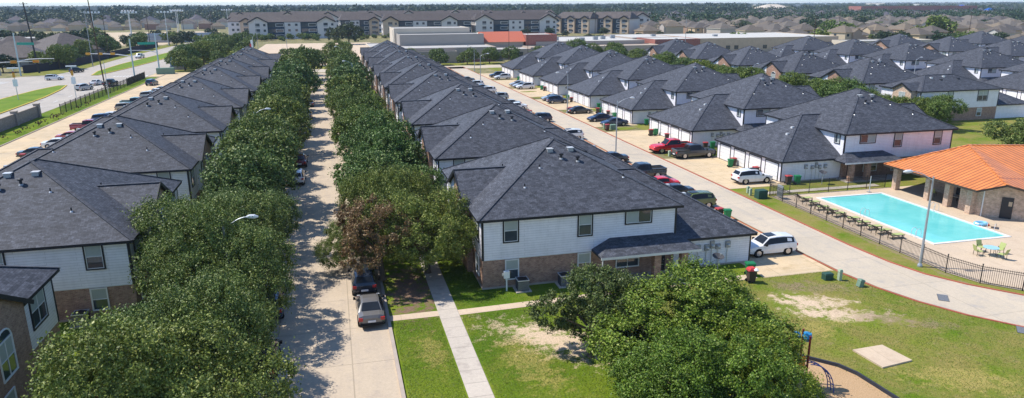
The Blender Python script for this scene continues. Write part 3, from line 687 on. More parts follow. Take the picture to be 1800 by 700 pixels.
    b.poly([A, Bq, P], 'shingle')
    n1 = gy_1 - .9
    b.poly([Bq, (U - .38, gy_1, EG), (U - .38, n1, EG + .9 * SG), (xi, n1, EG + .9 * SG), (xi, gmid, gt), P], 'shingle')
    F = EG - .2
    b.poly([(U - .38, gy_0, F), (gx1, gy_0, F), A, (U - .38, gy_0, EG)], 'trim_black'); b.poly([(gx1, gy_0, F), (gx1, gy_1, F), Bq, A], 'trim_black')
    b.poly([(gx1, gy_1, F), (U - .38, gy_1, F), (U - .38, gy_1, EG), Bq], 'trim_black'); b.poly([(U - .38, gy_0, F), (U - .38, gy_1, F), (gx1, gy_1, F), (gx1, gy_0, F)], 'trim_black')
    for a, c_ in ((A, P), (Bq, P), (P, (xi, gmid, gt))): ridge(b, a, c_)
    b.obj('garage_roof', root, sx)
    for k in range(4):
        y = gy_0 + 1.0 + k * 3.62; b = MB(); x = gx1 - go
        b.box(x, y, .02, x + .03, y + 2.55, 2.12, 'door_white')
        for j in range(1, 4): b.box(x + .03, y + .05, .02 + j * .52, x + .036, y + 2.5, .04 + j * .52, 'metal_box')
        b.box(x, y - .14, 0, x + .05, y - .005, 2.26, 'trim_black'); b.box(x, y + 2.555, 0, x + .05, y + 2.69, 2.26, 'trim_black'); b.box(x, y - .005, 2.125, x + .05, y + 2.555, 2.26, 'trim_black')
        b.obj('garage_door', root, sx)
    if detail > 1:
        for k, (xx, zz, w, h) in enumerate(((18.2, 1.45, .42, .5), (19.0, 1.4, .38, .5), (19.5, 1.55, .35, .65), (20.0, 1.45, .42, .42), (20.9, 1.5, .42, .55))):
            b = MB(); y = gy_0 + go; b.box(xx, y - .16, zz, xx + w, y - .005, zz + h, 'metal_box'); b.lathe([(.13, 0), (.13, .1), (.07, .14)], (xx + w / 2, y - .22, zz + .2), 'metal_light', 10)
            b.box(xx + w / 2 - .02, y - .06, .1, xx + w / 2 + .02, y - .01, zz, 'metal_light'); b.obj('utility_meter', root, sx)
    # roof vents
    def rs(x, y): return (x, y, EV + y * SL)
    for (x, y, k) in ((7.6, 6.9, 0), (9.4, 6.9, 0), (8.3, 5.9, 1), (9.6, 5.5, 1), (4.4, 3.0, 2), (6.2, 5.0, 2), (3.9, 6.4, 3), (12.8, 3.4, 2)):
        p = rs(x, y) if k < 3 else (x, y + 2, EV + x * SL); b = MB()
        if k == 0:
            b.box(p[0] - .24, p[1] - .24, p[2] - .15, p[0] + .24, p[1] + .24, p[2] + .16, 'metal_box', .03); b.box(p[0] - .27, p[1] - .27, p[2] + .16, p[0] + .27, p[1] + .27, p[2] + .2, 'metal_light')
        elif k == 1:
            b.tube([(p[0], p[1], p[2] - .1), (p[0], p[1], p[2] + .32)], .10, 'trim_black', 8); b.lathe([(.19, 0), (.19, .12), (.05, .18)], (p[0], p[1], p[2] + .3), 'trim_black', 10); b.lathe([(.2, 0), (.12, .12)], (p[0], p[1], p[2] - .06), 'metal_box', 8)
        else: b.tube([(p[0], p[1], p[2] - .1), (p[0], p[1], p[2] + .28)], .05, 'trim_black', 6); b.lathe([(.13, 0), (.06, .1)], (p[0], p[1], p[2] - .05), 'metal_light', 8)
        b.obj('roof_vent', root, sx)
    for (x, y) in ((gx1 - 5.4, gy_0 + 6.0), (gx1 - 4.2, gy_0 + 5.2)):
        z = EG + min(y - gy_0, gx1 - x) * SG; b = MB(); b.box(x - .2, y - .2, z - .1, x + .2, y + .2, z + .14, 'metal_light', .03); b.obj('roof_vent', root, sx)
    return proto(root)
hB = house(False, 7.0); hC = house(True, 8.2, redpanes=False); hA = house(True, 7.0, swap=True)
for i, y in enumerate(B_Y):
    hB.place((9.6, y, 0), 0, 'grey-roofed house right of the oak street, %s from the camera' % ORD[i], 'houses right of the tree-lined street')
for i, y in enumerate(C_Y):
    hC.place((76.0 - .04 * i, y, 0), 0, 'house with garages facing the side road, %s from the pool' % ORD[i], 'houses beyond the side road')
for i, y in enumerate(A_Y):
    hA.place((-13.9, y, 0), 0, 'grey-roofed house left of the oak street, %s of the full row' % ORD[i], 'houses left of the tree-lined street')
hA.place((-16.9, 28.7, 0), 0, 'house with arched brick gable window cut by the bottom left corner', 'houses left of the tree-lined street')
for i, y in enumerate(D_Y):
    hB.place((100.0, y, 0), 0, 'grey-roofed house with brick gable behind the courtyard trees, %s from the camera' % ORD[i], 'houses behind the courtyard trees')
for i, y in enumerate(E_Y):
    hC.place((167.6, y, 0), 0, 'white-walled house in the third row beyond the side road, %s from the camera' % ORD[i], 'houses of the third row from the side road')
for i, y in enumerate((146, 168, 190, 212)):
    hB.place((191.0, y, 0), 0, 'grey-roofed house of the far right row, %s from the camera' % ORD[i], 'houses of the far right row')
for i, y in enumerate((178, 200, 222)):
    hC.place((254.0, y, 0), 0, 'dark grey roof at the outermost right row, %s from the camera' % ORD[i], 'houses of the outermost right row')

# low house with the long ridge (courtyard corner)
def low_house():
    root = empty('grey_roofed_house', (101.0, 105.0, 0), 0, 'wide house with low level ridge and brick gable beside the courtyard', 'house')
    U, D = 18.0, 10.4; EVl = 5.6; s = .5
    b = MB(); b.box(.4, .4, 2.3, U - .4, D - .4, EVl, 'siding'); b.obj('siding_wall', root)
    b = MB(); b.box(.42, .42, 0, U - .42, D - .42, 2.3, 'brick'); b.obj('brick_wall', root)
    b = MB(); h = D / 2; zt = EVl + h * s - .3
    A, B_, C_, D_ = (0, 0, EVl), (U, 0, EVl), (U, D, EVl), (0, D, EVl); P, Q = (h, h, zt), (U - h - 1.5, h, zt)
    b.poly([A, B_, Q, P], 'shingle'); b.poly([B_, C_, Q], 'shingle'); b.poly([C_, D_, P, Q], 'shingle'); b.poly([D_, A, P], 'shingle')
    for a, c in ((A, B_), (B_, C_), (C_, D_), (D_, A)): b.poly([(a[0], a[1], EVl - .2), (c[0], c[1], EVl - .2), c, a], 'trim_black')
    b.poly([(0, 0, EVl - .2), (0, D, EVl - .2), (U, D, EVl - .2), (U, 0, EVl - .2)], 'trim_black')
    for a, c in ((A, P), (B_, Q), (C_, Q), (D_, P), (P, Q)): ridge(b, a, c)
    gy0, gy1, fx = 1.0, 6.0, -1.2; gm = 3.5; gz = EVl + 2.5 * s
    b.poly([(fx, gy0, EVl), (.05, gy0, EVl), (2.6, gm, gz), (fx, gm, gz)], 'shingle'); b.poly([(fx, gm, gz), (2.6, gm, gz), (.05, gy1, EVl), (fx, gy1, EVl)], 'shingle')
    b.beam((fx, gy0 - .05, EVl - .1), (fx, gm, gz - .07), .06, .24, 'trim_black'); b.beam((fx, gm, gz - .07), (fx, gy1 + .05, EVl - .1), .06, .24, 'trim_black'); b.obj('roof', root)
    b = MB(); n = [(gy0 + .3, 0), (gy1 - .3, 0), (gy1 - .3, EVl), (gm, gz - .12), (gy0 + .3, EVl)]
    vs = [(-.9, p[0], p[1]) for p in n] + [(.5, p[0], p[1]) for p in n]
    b.add(vs, [(4, 3, 2, 1, 0), (5, 6, 7, 8, 9)] + [(i, (i + 1) % 5, 5 + (i + 1) % 5, 5 + i) for i in range(5)], 'brick_tan'); b.obj('gable_wall', root)
    window(root, None, 'F', 2.7, 3.4, 1.4, 1.8, -.9, 1, False, double=True)
    window(root, None, 'S', 6.2, 3.6, 1.1, 1.8, .4, 1); window(root, None, 'S', 12.9, 3.5, 2.1, 1.9, .4, 1, double=True); window(root, None, 'S', 13.2, .7, 1.0, 1.4, .42, 1, False)
    for x, y in ((0.42, 0.4), (U - .4, .4)): b = MB(); b.box(x - .12, y - .03, 2.3, x + .02, y + .1, EVl - .2, 'trim_black'); b.obj('corner_trim', root)
    b = MB(); b.box(U - .38, .6, 0, U + 7, D - .4, 2.6, 'siding'); b.obj('garage_wall', root)
    b = MB(); G1 = U + 7.3; gg = [(U - .38, .2, 2.6), (G1, .2, 2.6), (G1, D, 2.6), (U - .38, D, 2.6)]; pk = (G1 - 5, 5.1, 5.0); pk0 = (U - .38, 5.1, 5.0)
    b.poly([gg[0], gg[1], pk, pk0], 'shingle'); b.poly([gg[1], gg[2], pk], 'shingle'); b.poly([gg[2], gg[3], pk0, pk], 'shingle')
    b.box(U - .3, .2, 2.4, G1, D, 2.595, 'trim_black'); b.obj('garage_roof', root)
    for x, y in ((5.6, 4.1), (8.6, 4.4), (7.2, 3.4), (11.2, 3.6)):
        b = MB(); z = EVl + y * s - .2; b.box(x - .22, y - .22, z - .2, x + .22, y + .22, z + .16, 'metal_light' if y > 4 else 'trim_black', .03); b.obj('roof_vent', root)
low_house()

# ------------------------------------------------------------------ cars
def car_proto(kind):
    root = empty('parked_car', cat='car')
    # stations: x, half width, sill z, shoulder z, roof z, roof half width  (front at +x)
    if kind == 'sedan':
        L = 4.75; st = [(-2.37, .66, .42, .72, .80, .5), (-2.25, .86, .30, .90, .98, .70), (-1.62, .90, .24, .93, 1.02, .74), (-.88, .90, .24, .94, 1.40, .60), (-.35, .91, .24, .95, 1.46, .61), (.3, .91, .24, .94, 1.43, .60), (1.15, .90, .24, .92, .98, .74), (1.75, .88, .26, .80, .86, .68), (2.22, .80, .32, .64, .68, .55), (2.37, .62, .42, .56, .58, .45)]
        glass = (2, 6)
    elif kind == 'suv':
        L = 4.7; st = [(-2.35, .72, .45, .85, .95, .6), (-2.25, .88, .34, 1.02, 1.15, .70), (-1.95, .92, .28, 1.05, 1.58, .62), (-1.1, .93, .28, 1.06, 1.68, .65), (-.3, .94, .28, 1.05, 1.69, .66), (.35, .94, .28, 1.03, 1.62, .63), (1.0, .93, .28, 1.01, 1.08, .76), (1.75, .90, .30, .94, 1.00, .72), (2.2, .84, .36, .78, .84, .6), (2.35, .66, .45, .66, .70, .5)]
        glass = (1, 6)
    else:
        L = 5.7; st = [(-2.85, .84, .55, .95, 1.02, .80), (-2.8, .94, .42, 1.02, 1.08, .84), (-1.0, .95, .38, 1.04, 1.09, .84), (-.95, .95, .38, 1.05, 1.72, .66), (-.3, .96, .38, 1.06, 1.80, .68), (.45, .96, .38, 1.05, 1.77, .67), (1.15, .95, .38, 1.04, 1.12, .80), (2.1, .94, .38, 1.02, 1.10, .78), (2.7, .90, .42, .92, .98, .7), (2.85, .78, .50, .78, .84, .6)]
        glass = (2, 6)
    b = MB(); n = len(st); vs = []
    for (x, w, z0, zs, zr, wr) in st:
        vs += [(x, -w * .92, z0), (x, -w, (z0 + zs) / 2), (x, -w * .96, zs), (x, -wr, zr - .04), (x, -wr * .75, zr), (x, wr * .75, zr), (x, wr, zr - .04), (x, w * .96, zs), (x, w, (z0 + zs) / 2), (x, w * .92, z0)]
    fs = []
    for i in range(n - 1):
        for j in range(9): fs.append((i * 10 + j, (i + 1) * 10 + j, (i + 1) * 10 + j + 1, i * 10 + j + 1))
        fs.append((i * 10 + 9, (i + 1) * 10 + 9, (i + 1) * 10, i * 10))
    fs += [tuple(range(9, -1, -1)), tuple((n - 1) * 10 + j for j in range(10))]
    b.add(vs, [f[::-1] for f in fs], 'car_paint')
    if kind == 'pickup':
        b.box(-2.72, -.74, .95, -1.08, .74, 1.125, 'under')
        b.box(-2.8, -.86, 1.08, -1.02, -.745, 1.2, 'car_paint'); b.box(-2.8, .745, 1.08, -1.02, .86, 1.2, 'car_paint'); b.box(-2.86, -.86, 1.0, -2.73, .86, 1.2, 'car_paint')
    body = b.obj('body', root, smooth=False)
    # glass
    g = MB()
    def inset(q, k=.86, off=.012):
        q = [Vector(p) for p in q]; c = sum(q, Vector()) / len(q); nrm = (q[1] - q[0]).cross(q[3] - q[0]).normalized()
        cc = Vector((c.x, 0, .9)); nrm = nrm if nrm.dot(c - cc) > 0 else -nrm
        return [tuple(c + (p - c) * k + nrm * off) for p in q]
    V = lambda i, j: vs[i * 10 + j]
    a, z = glass
    for j in (2, 6):
        rng = range(a, z) 
        for i in rng:
            if abs(st[i][4] - st[i][3]) < .2 and abs(st[i + 1][4] - st[i + 1][3]) < .2: continue
            q = [Vector(V(i, j)), Vector(V(i + 1, j)), Vector(V(i + 1, j + 1)), Vector(V(i, j + 1))]; sy = 1 if j == 6 else -1
            lo, hi = (.10, .90)
            q = [q[0].lerp(q[3], lo), q[1].lerp(q[2], lo), q[1].lerp(q[2], hi), q[0].lerp(q[3], hi)]
            g.poly([(p.x, p.y + sy * .012, p.z + .004) for p in q], 'car_glass')
    def cross(i): # transverse glass between stations i and i+1
        q = [V(i, 3), V(i + 1, 3), V(i + 1, 6), V(i, 6)]; g.poly(inset(q, .86, .058), 'car_glass')
    fr = z - 1; cross(fr); cross(a)
    g.obj('windows', root)
    if kind == 'suv': w = MB(); w.box(-.45, -.42, 1.69, .42, .42, 1.705, 'car_glass'); w.obj('sunroof', root)
    wx = L * .30
    r = .33 if kind == 'sedan' else .37 if kind == 'suv' else .40
    for x in (-wx, wx):
        for s in (-1, 1):
            y = .80 * s; w = MB(); w.tube([(x, y - .11 * s, r), (x, y + .12 * s, r)], r, 'tyre', 16); w.tube([(x, y + .10 * s, r), (x, y + .135 * s, r)], r * .62, 'rim', 12)
            w.tube([(x, y - .08 * s, r), (x, y + .116 * s, r)], r + .06, 'under', 16)
            w.obj('wheel', root)
    for s in (-1, 1):
        w = MB(); zf = st[-2][3] - .04; w.box(L / 2 - .24, s * .52, zf - .12, L / 2 - .07, s * .80, zf + .03, 'headlamp'); w.obj('headlight', root)
        w = MB(); zr = st[1][3] - .06; w.box(-L / 2 - .01, s * .58, zr - .2, -L / 2 + .13, s * .86, zr, 'tail_red'); w.obj('taillight', root)
        w = MB(); w.box(L * .5 - 1.62, s * .93, st[5][3] - .02, L * .5 - 1.45, s * 1.1, st[5][3] + .14, 'under'); w.obj('mirror', root)
    w = MB(); w.box(-L / 2 - .03, -.26, .52, -L / 2 + .08, .26, .66, 'plate'); w.obj('number_plate', root)
    w = MB(); w.box(-L / 2 - .05, -.78, .32, -L / 2 + .2, .78, .47, 'under'); w.obj('rear_bumper', root); w = MB(); w.box(L / 2 - .3, -.74, .28, L / 2 + .02, .74, .42, 'under'); w.obj('front_bumper', root)
    return proto(root)
sedan, suv, pick = car_proto('sedan'), car_proto('suv'), car_proto('pickup')
WH, SI, NV, BK, RD, GR, OL, MA, TN = (.76, .76, .76), (.36, .37, .38), (.015, .03, .075), (.014, .015, .018), (.68, .015, .02), (.10, .11, .12), (.09, .12, .03), (.16, .01, .02), (.38, .32, .24)
def car(P, x, y, deg, col, label, group=None):
    if group == 'cars in the left car park' and deg == 0: x += .8
    if group == 'cars on the near driveways' and y > 60: x += 1.0
    return P.place((x, y, .01), R(deg), label, group, col, 1.08 if P is pick else None)
# parked on the oak street
car(suv, 1.25, 52.4, 90, (.02, .028, .045), 'dark blue van at the right kerb under the brown tree')
car(sedan, 1.45, 46.9, 90, (.15, .14, .13), 'bronze grey sedan at the kerb behind the dark blue van')
car(sedan, -5.2, 41.2, 90, BK, 'black car half hidden under the foreground oaks at the left kerb')
car(suv, -5.3, 49.5, 90, NV, 'dark car under the oaks at the left kerb, behind the hidden black one')
car(suv, -5.0, 88.5, 90, WH, 'white car at the left kerb of the oak street')
car(sedan, -5.0, 98.5, 90, MA, 'maroon car at the left kerb of the oak street')
car(sedan, -5.1, 123, 90, GR, 'grey car in oak shade halfway up the street')
car(sedan, -5.1, 158, 90, GR, 'grey car at the left kerb far up the oak street')
car(suv, -5.1, 140, 90, SI, 'silver car at the left kerb far up the oak street')
# driveways right of the side road
for args in [(suv, 48.4, 74.0, 0, WH, 'white car on the driveway nearest the pool'),
    (pick, 48.6, 89.0, 0, (.03, .035, .04), 'dark grey truck with camper top beside the red pickup'),
    (pick, 47.2, 93.3, 180, RD, 'red pickup truck on the driveway'),
    (sedan, 47.9, 117.0, 180, (.012, .03, .08), 'blue sedan beside the green utility boxes'),
    (sedan, 47.4, 122.5, 180, (.012, .02, .055), 'navy sedan second from the utility boxes'),
    (sedan, 47.0, 132.6, 0, (.03, .035, .04), 'charcoal sedan beside two dark bins on the driveway'),
    (suv, 47.2, 148.0, 0, (.012, .03, .08), 'dark blue SUV in front of the silver car'),
    (sedan, 47.4, 152.6, 180, (.30, .36, .42), 'silver blue car behind the dark blue SUV'),
    (suv, 47.4, 175.5, 180, WH, 'white SUV nearest of three parked side by side'),
    (sedan, 47.4, 179.0, 180, (.45, .5, .55), 'pale blue car in the middle of three side by side'),
    (sedan, 47.4, 182.4, 180, SI, 'dark silver car furthest of three side by side'),
    (suv, 47.4, 200.5, 180, WH, 'white SUV on the furthest driveway'), (suv, 47.2, 206.5, 180, NV, 'dark SUV behind the white one on the furthest driveway')]:
    car(*args, 'cars on the driveways')
for args in [(suv, 35.6, 51.2, 180, WH, 'white SUV with black sunroof beside the nearest house'),
    (suv, 35.2, 65.9, 180, OL, 'olive green off-roader in the driveway'),
    (sedan, 35.1, 70.4, 180, BK, 'black sedan between the red car and the olive off-roader'),
    (sedan, 35.1, 74.0, 180, RD, 'red car mostly hidden behind the roof'),
    (pick, 35.3, 79.5, 180, (.015, .025, .04), 'black pickup behind the red car'),
    (sedan, 35.0, 88.8, 180, (.014, .018, .03), 'black sedan at the foot of the street lamp'),
    (suv, 34.9, 106.6, 180, WH, 'white SUV seen past the roof'),
    (suv, 35.2, 124.5, 180, (.02, .03, .06), 'blue grey SUV beside the lone bin'),
    (sedan, 35.0, 141.2, 180, WH, 'white sedan left of the side road'), (sedan, 35.0, 146.0, 180, SI, 'silver sedan left of the side road'),
    (suv, 35.0, 157.0, 180, SI, 'silver SUV left of the side road'), (suv, 35.0, 169.5, 180, WH, 'white van-like SUV left of the side road'),
    (sedan, 35.0, 176.5, 180, (.2, .3, .4), 'pale blue sedan left of the side road'), (suv, 35.0, 184.0, 180, WH, 'further white SUV left of the side road'), (sedan, 35.0, 196.5, 180, GR, 'dark grey sedan far up the side road')]:
    car(*args, 'cars on the near driveways')
for args in [(sedan, -42.6, 113.6, 0, (.03, .035, .045), 'dark car beside the brown bin at the left edge'),
    (sedan, -42.0, 121.0, 0, WH, 'white car beside the dark one, left car park'), (sedan, -42.0, 127.2, 0, (.45, .06, .06), 'faded red car, left car park'),
    (pick, -42.0, 136.5, 0, (.32, .02, .04), 'dark red pickup, left car park'), (suv, -42.0, 145.5, 0, (.03, .06, .16), 'blue car, left car park'),
    (sedan, -42.0, 149.2, 0, WH, 'white car by the blue one, left car park'), (suv, -42.0, 161.0, 0, TN, 'beige van, left car park'),
    (pick, -42.0, 168.0, 0, (.10, .22, .22), 'teal pickup, left car park'), (suv, -42.0, 181.5, 0, SI, 'silver van, left car park'),
    (sedan, -42.0, 189.6, 0, WH, 'white car past the silver van, left car park'), (sedan, -42.0, 194.0, 0, GR, 'grey car at the far end, left car park'),
    (suv, -47.6, 212.5, 80, (.02, .05, .10), 'dark blue SUV driving at the end of the black fence')]:
    car(*args, 'cars in the left car park')
for args in [(suv, -78.6, 235.5, 5, WH, 'white SUV crossing the intersection'), (suv, -80.2, 260.5, 60, (.02, .04, .06), 'dark SUV waiting beyond the intersection'),
    (suv, -62.0, 205.0, 65, (.5, .5, .5), 'silver SUV nearest in the turning lane'), (sedan, -62.6, 217.5, 80, WH, 'white sedan on the main road'),
    (pick, -58.0, 213.5, 85, (.03, .035, .05), 'dark pickup on the main road by the pole'), (pick, -76.0, 325.0, -95, WH, 'white pickup coming down the main road')]:
    car(*args, 'cars on the main road')
for args in [(suv, 228, 292, 10, WH, 'white van behind the school'), (sedan, 258, 268, 30, WH, 'white car among the tan houses')]:
    car(*args)

# ------------------------------------------------------------------ bins, AC, dishes, boxes
def bin_proto(lid):
    root = empty('wheelie_bin', cat='bin')
    b = MB(); b.add([(-.22, -.24, .06), (.22, -.24, .06), (.22, .24, .06), (-.22, .24, .06), (-.29, -.32, 1.0), (.29, -.32, 1.0), (.29, .32, 1.0), (-.29, .32, 1.0)],
                    [(3, 2, 1, 0), (4, 5, 6, 7), (0, 1, 5, 4), (1, 2, 6, 5), (2, 3, 7, 6), (3, 0, 4, 7)], 'bin_plastic'); b.box(-.31, -.34, .94, .31, .34, .999, 'bin_plastic'); b.obj('bin_body', root)
    b = MB(); b.box(-.33, -.37, 1.0, .33, .35, 1.08, lid, .04); b.tube([(-.3, .38, 1.0), (.3, .38, 1.0)], .02, lid, 6); b.obj('lid', root)
    for s in (-1, 1):
        b = MB(); b.tube([(s * .2, .26, .12), (s * .28, .26, .12)], .12, 'tyre', 10); b.obj('wheel', root)
    return proto(root)
plain('bin_red', (.42, .05, .05), .5, .4); plain('bin_green', (.01, .17, .06), .5, .4)
binR, binG = bin_proto('bin_red'), bin_proto('bin_green')
BKR, GRN, MRN = (.05, .035, .03), (.012, .20, .07), (.10, .04, .035)
bl = [(binR, 30.5, 45.6, BKR, 'black bin with red bag on its lid, at the nearest house corner'), (binG, 31.2, 46.9, GRN, 'green bin behind the black bin with the red bag'),
    (binR, 36.9, 61.6, BKR, 'black red-lidded bin beside the olive off-roader'), (binG, 37.4, 60.9, GRN, 'green bin beside the olive off-roader'), (binR, 36.6, 132.0, MRN, 'lone brown bin left of the side road'),
    (binR, 51.0, 82.6, BKR, 'red-lidded bin beside the green one at the first garages'), (binG, 50.2, 82.0, GRN, 'green bin at the first garage row by the pool'), (binR, 50.9, 77.2, BKR, 'red-lidded bin by the white car near the pool'),
    (binG, 53.0, 71.7, GRN, 'green bin at the corner by the pool fence'), (binR, 52.0, 72.0, BKR, 'red-lidded bin at the corner by the pool fence'),
    (binR, 52.9, 93.6, BKR, 'red-lidded bin under the meters behind the red pickup'), (binG, 54.1, 93.6, GRN, 'green bin under the meters behind the red pickup'),
    (binR, 49.9, 106.0, BKR, 'red-lidded bin left of the green bin by the second garages'), (binG, 50.8, 106.2, GRN, 'green bin between red-lidded bins by the second garages'), (binR, 50.7, 101.8, BKR, 'single red-lidded bin before the second garages'),
    (binG, 53.6, 115.9, GRN, 'green bin at the third garage corner'), (binR, 44.9, 112.6, MRN, 'brown bin by the kerb beside the utility boxes'), (binR, 44.9, 133.4, MRN, 'brown bin at the kerb before the charcoal sedan'), (binR, 45.5, 133.9, MRN, 'second brown bin at the kerb before the charcoal sedan'),
    (binR, 50.3, 131.5, BKR, 'red-lidded bin at the third garage doors'), (binG, 50.9, 131.9, GRN, 'green bin at the third garage doors'), (binR, 50.9, 127.5, BKR, 'red-lidded bin between two green ones, third garages'), (binG, 51.0, 124.6, GRN, 'green bin nearest the third garage corner'),
    (binG, 52.8, 137.6, GRN, 'green bin beside the fourth garages'), (binR, 50.6, 148.5, BKR, 'red-lidded bin at the fourth garages'), (binG, 51.0, 152.5, GRN, 'green bin at the fourth garage doors'), (binR, 50.9, 170, BKR, 'red-lidded bin at the fifth garages'), (binG, 50.9, 172.5, GRN, 'green bin at the fifth garages'),
    (binG, 50.9, 196, GRN, 'green bin at the sixth garages'), (binR, -42.6, 110.9, MRN, 'brown bin with its lid up at the left edge'), (binR, -41.8, 174.6, MRN, 'brown bin at the left car park')]
for P, x, y, c, l in bl: P.place((x, y, .01), R(90 + rnd.uniform(-15, 15)), l, 'wheelie bins', c)
b = MB(); b.box(-.3, -.28, 0, .28, .3, .13, 'bag_red', .08); b.lathe([(.16, 0), (.2, .1), (.05, .25)], (.2, -.3, -.1), 'bag_white', 10)
tag(b.obj('rubbish_bag', loc=(30.5, 45.6, 1.095)), 'red and white bag lying on the lid of the black bin', 'bag')
def ac_proto():
    root = empty('air_conditioner', cat='air conditioner')
    b = MB(); b.box(-.42, -.42, .08, .42, .42, .85, 'ac_dark')
    for k in range(12): b.box(-.43, -.435, .14 + k * .055, .43, -.425, .16 + k * .055, 'metal_box')
    b.obj('casing', root)
    b = MB(); b.box(-.40, -.40, .851, .40, .40, .90, 'ac_dark')
    for q in ((-.45, -.45, .45, -.4), (-.45, .4, .45, .45), (-.45, -.4, -.4, .4), (.4, -.4, .45, .4)): b.box(q[0], q[1], .851, q[2], q[3], .92, 'metal_light')
    b.obj('top', root)
    b = MB(); b.lathe([(.33, .92), (.33, .95), (.3, .96)], (0, 0, 0), 'iron_black', 16); b.obj('fan_grille', root)
    b = MB(); b.box(-.6, -.6, -.02, .6, .6, .08, 'concrete_walk'); b.obj('pad', root); return proto(root)
ac = ac_proto()
ac.place((12.9, 48.6, 0), 0, 'air conditioner on a pad, left one at the nearest brick wall', 'air conditioners')
ac.place((16.3, 48.7, 0), 0, 'air conditioner on a pad, right one at the nearest brick wall', 'air conditioners')
ac.place((-17.7, 50.3, 0), 0, 'pale topped air conditioner at the brick wall behind the left oaks', 'air conditioners')
root = empty('utility_box', (11.7, 48.7, 0), 0, 'white utility box on a post at the nearest house corner', 'utility box')
b = MB(); b.box(-.22, -.12, 1.05, .22, .12, 1.6, 'sign_white'); b.box(-.34, -.06, 1.25, -.22, .06, 1.45, 'metal_light'); b.obj('box', root); b = MB(); b.box(-.05, -.05, 0, .05, .05, 1.05, 'sign_white'); b.obj('post', root)
def dish(loc, label):
    root = empty('satellite_dish', loc, 0, label, 'satellite dish')
    b = MB(); b.tube([(0, 0, 0), (0, 0, 1.3)], .045, 'metal_grey', 8); b.obj('post', root)
    b = MB(); n = 16; vs = [(0, .0, 1.3)]
    for k in range(n): a = 2 * math.pi * k / n; vs.append((.48 * math.cos(a), .45 * math.sin(a), 1.5 + .12 * math.sin(a)))
    b.add(vs, [(0, 1 + k, 1 + (k + 1) % n) for k in range(n)], 'drain'); b.add([(x, y, z - .02) for x, y, z in vs], [(0, 1 + (k + 1) % n, 1 + k) for k in range(n)], 'metal_box'); b.obj('reflector', root)
    b = MB(); b.tube([(0, -.2, 1.4), (0, -.35, 1.75)], .015, 'metal_grey', 6); b.box(-.05, -.4, 1.72, .05, -.3, 1.82, 'metal_grey'); b.obj('receiver', root)
dish((28.9, 47.9, 0), 'satellite dish on a post before the nearest garage wall'); dish((55.9, 71.0, 0), 'satellite dish on a post by the pool fence garage wall')
def ubox(name, x, y, w, d, h, m, label, tilt=0):
    root = empty(name, (x, y, 0), 0, label, 'utility box'); root.rotation_euler = (0, tilt, 0)
    b = MB(); b.box(-w / 2, -d / 2, 0, w / 2, d / 2, h * .8, m); b.obj('cabinet', root); b = MB(); b.box(-w / 2 - .03, -d / 2 - .03, h * .8, w / 2 + .03, d / 2 + .03, h, m, .05); b.obj('cover', root)
ubox('utility_box', 36.6, 44.6, .7, .5, .55, 'box_darkgreen', 'dark green cabinet at the kerb bend of the park lawn')
ubox('utility_pedestal', 37.4, 44.2, .25, .25, .9, 'box_palegreen', 'pale green pedestal beside the dark cabinet on the park lawn')
ubox('utility_pedestal', 38.0, 42.7, .38, .38, .6, 'box_green', 'leaning short green pedestal near the park kerb', .25)
ubox('transformer_box', 45.3, 67.3, 1.1, .9, .95, 'box_darkgreen', 'dark green transformer cabinet at the pool fence corner')
ubox('utility_pedestal', 44.8, 68.6, .25, .25, .8, 'box_palegreen', 'pale green pedestal left of the pool fence corner')
ubox('utility_pedestal', 45.1, 69.6, .25, .25, .8, 'box_palegreen', 'second pale green pedestal before the white car by the pool')
ubox('utility_pedestal', 45.6, 90.4, .35, .35, .8, 'box_palegreen', 'pale green pedestal in front of the red pickup')
ubox('transformer_box', 46.2, 113.4, 1.1, .9, .85, 'box_green', 'grey green cabinet on the grass island by the blue sedan')
ubox('utility_pedestal', 45.0, 114.4, .25, .25, .9, 'box_palegreen', 'pale green pedestal, left of the grass island cabinet')
ubox('utility_pedestal', 45.6, 113.9, .25, .25, .9, 'box_palegreen', 'pale green pedestal touching the grass island cabinet')
ubox('transformer_box', -50.8, 246.5, 5.0, 2.2, 1.9, 'box_green', 'large pale green cabinet by the signal pole at the corner')
for i, (x, y, rx, ry) in enumerate(((47.0, 91.2, 1.9, 1.0), (47.6, 113.6, 3.0, 1.3), (46.4, 136.2, 1.9, 1.0), (46.4, 158, 1.9, 1.0), (46.6, 169.5, 2, 1), (36.2, 68.4, 1.5, .8), (36.2, 90.8, 1.5, .8))):
    sheet('grass_island', blob(x, y, rx, ry, i, 24, .08), .016, 'lawn_dry')
def drain(x, y, rz, label):
    root = empty('drain_grate', (x, y, .012), rz, label, 'drain grate'); b = MB(); b.box(-.65, -.35, 0, .65, .35, .012, 'drain'); b.obj('opening', root); b = MB()
    for k in range(9): b.box(-.6 + k * .145, -.33, .012, -.53 + k * .145, .33, .02, 'metal_box')
    b.obj('bars', root)
drain(42.4, 39.3, .9, 'storm drain grate in the bending side road'); drain(43.2, 33.6, .8, 'storm drain grate at the right edge kerb')

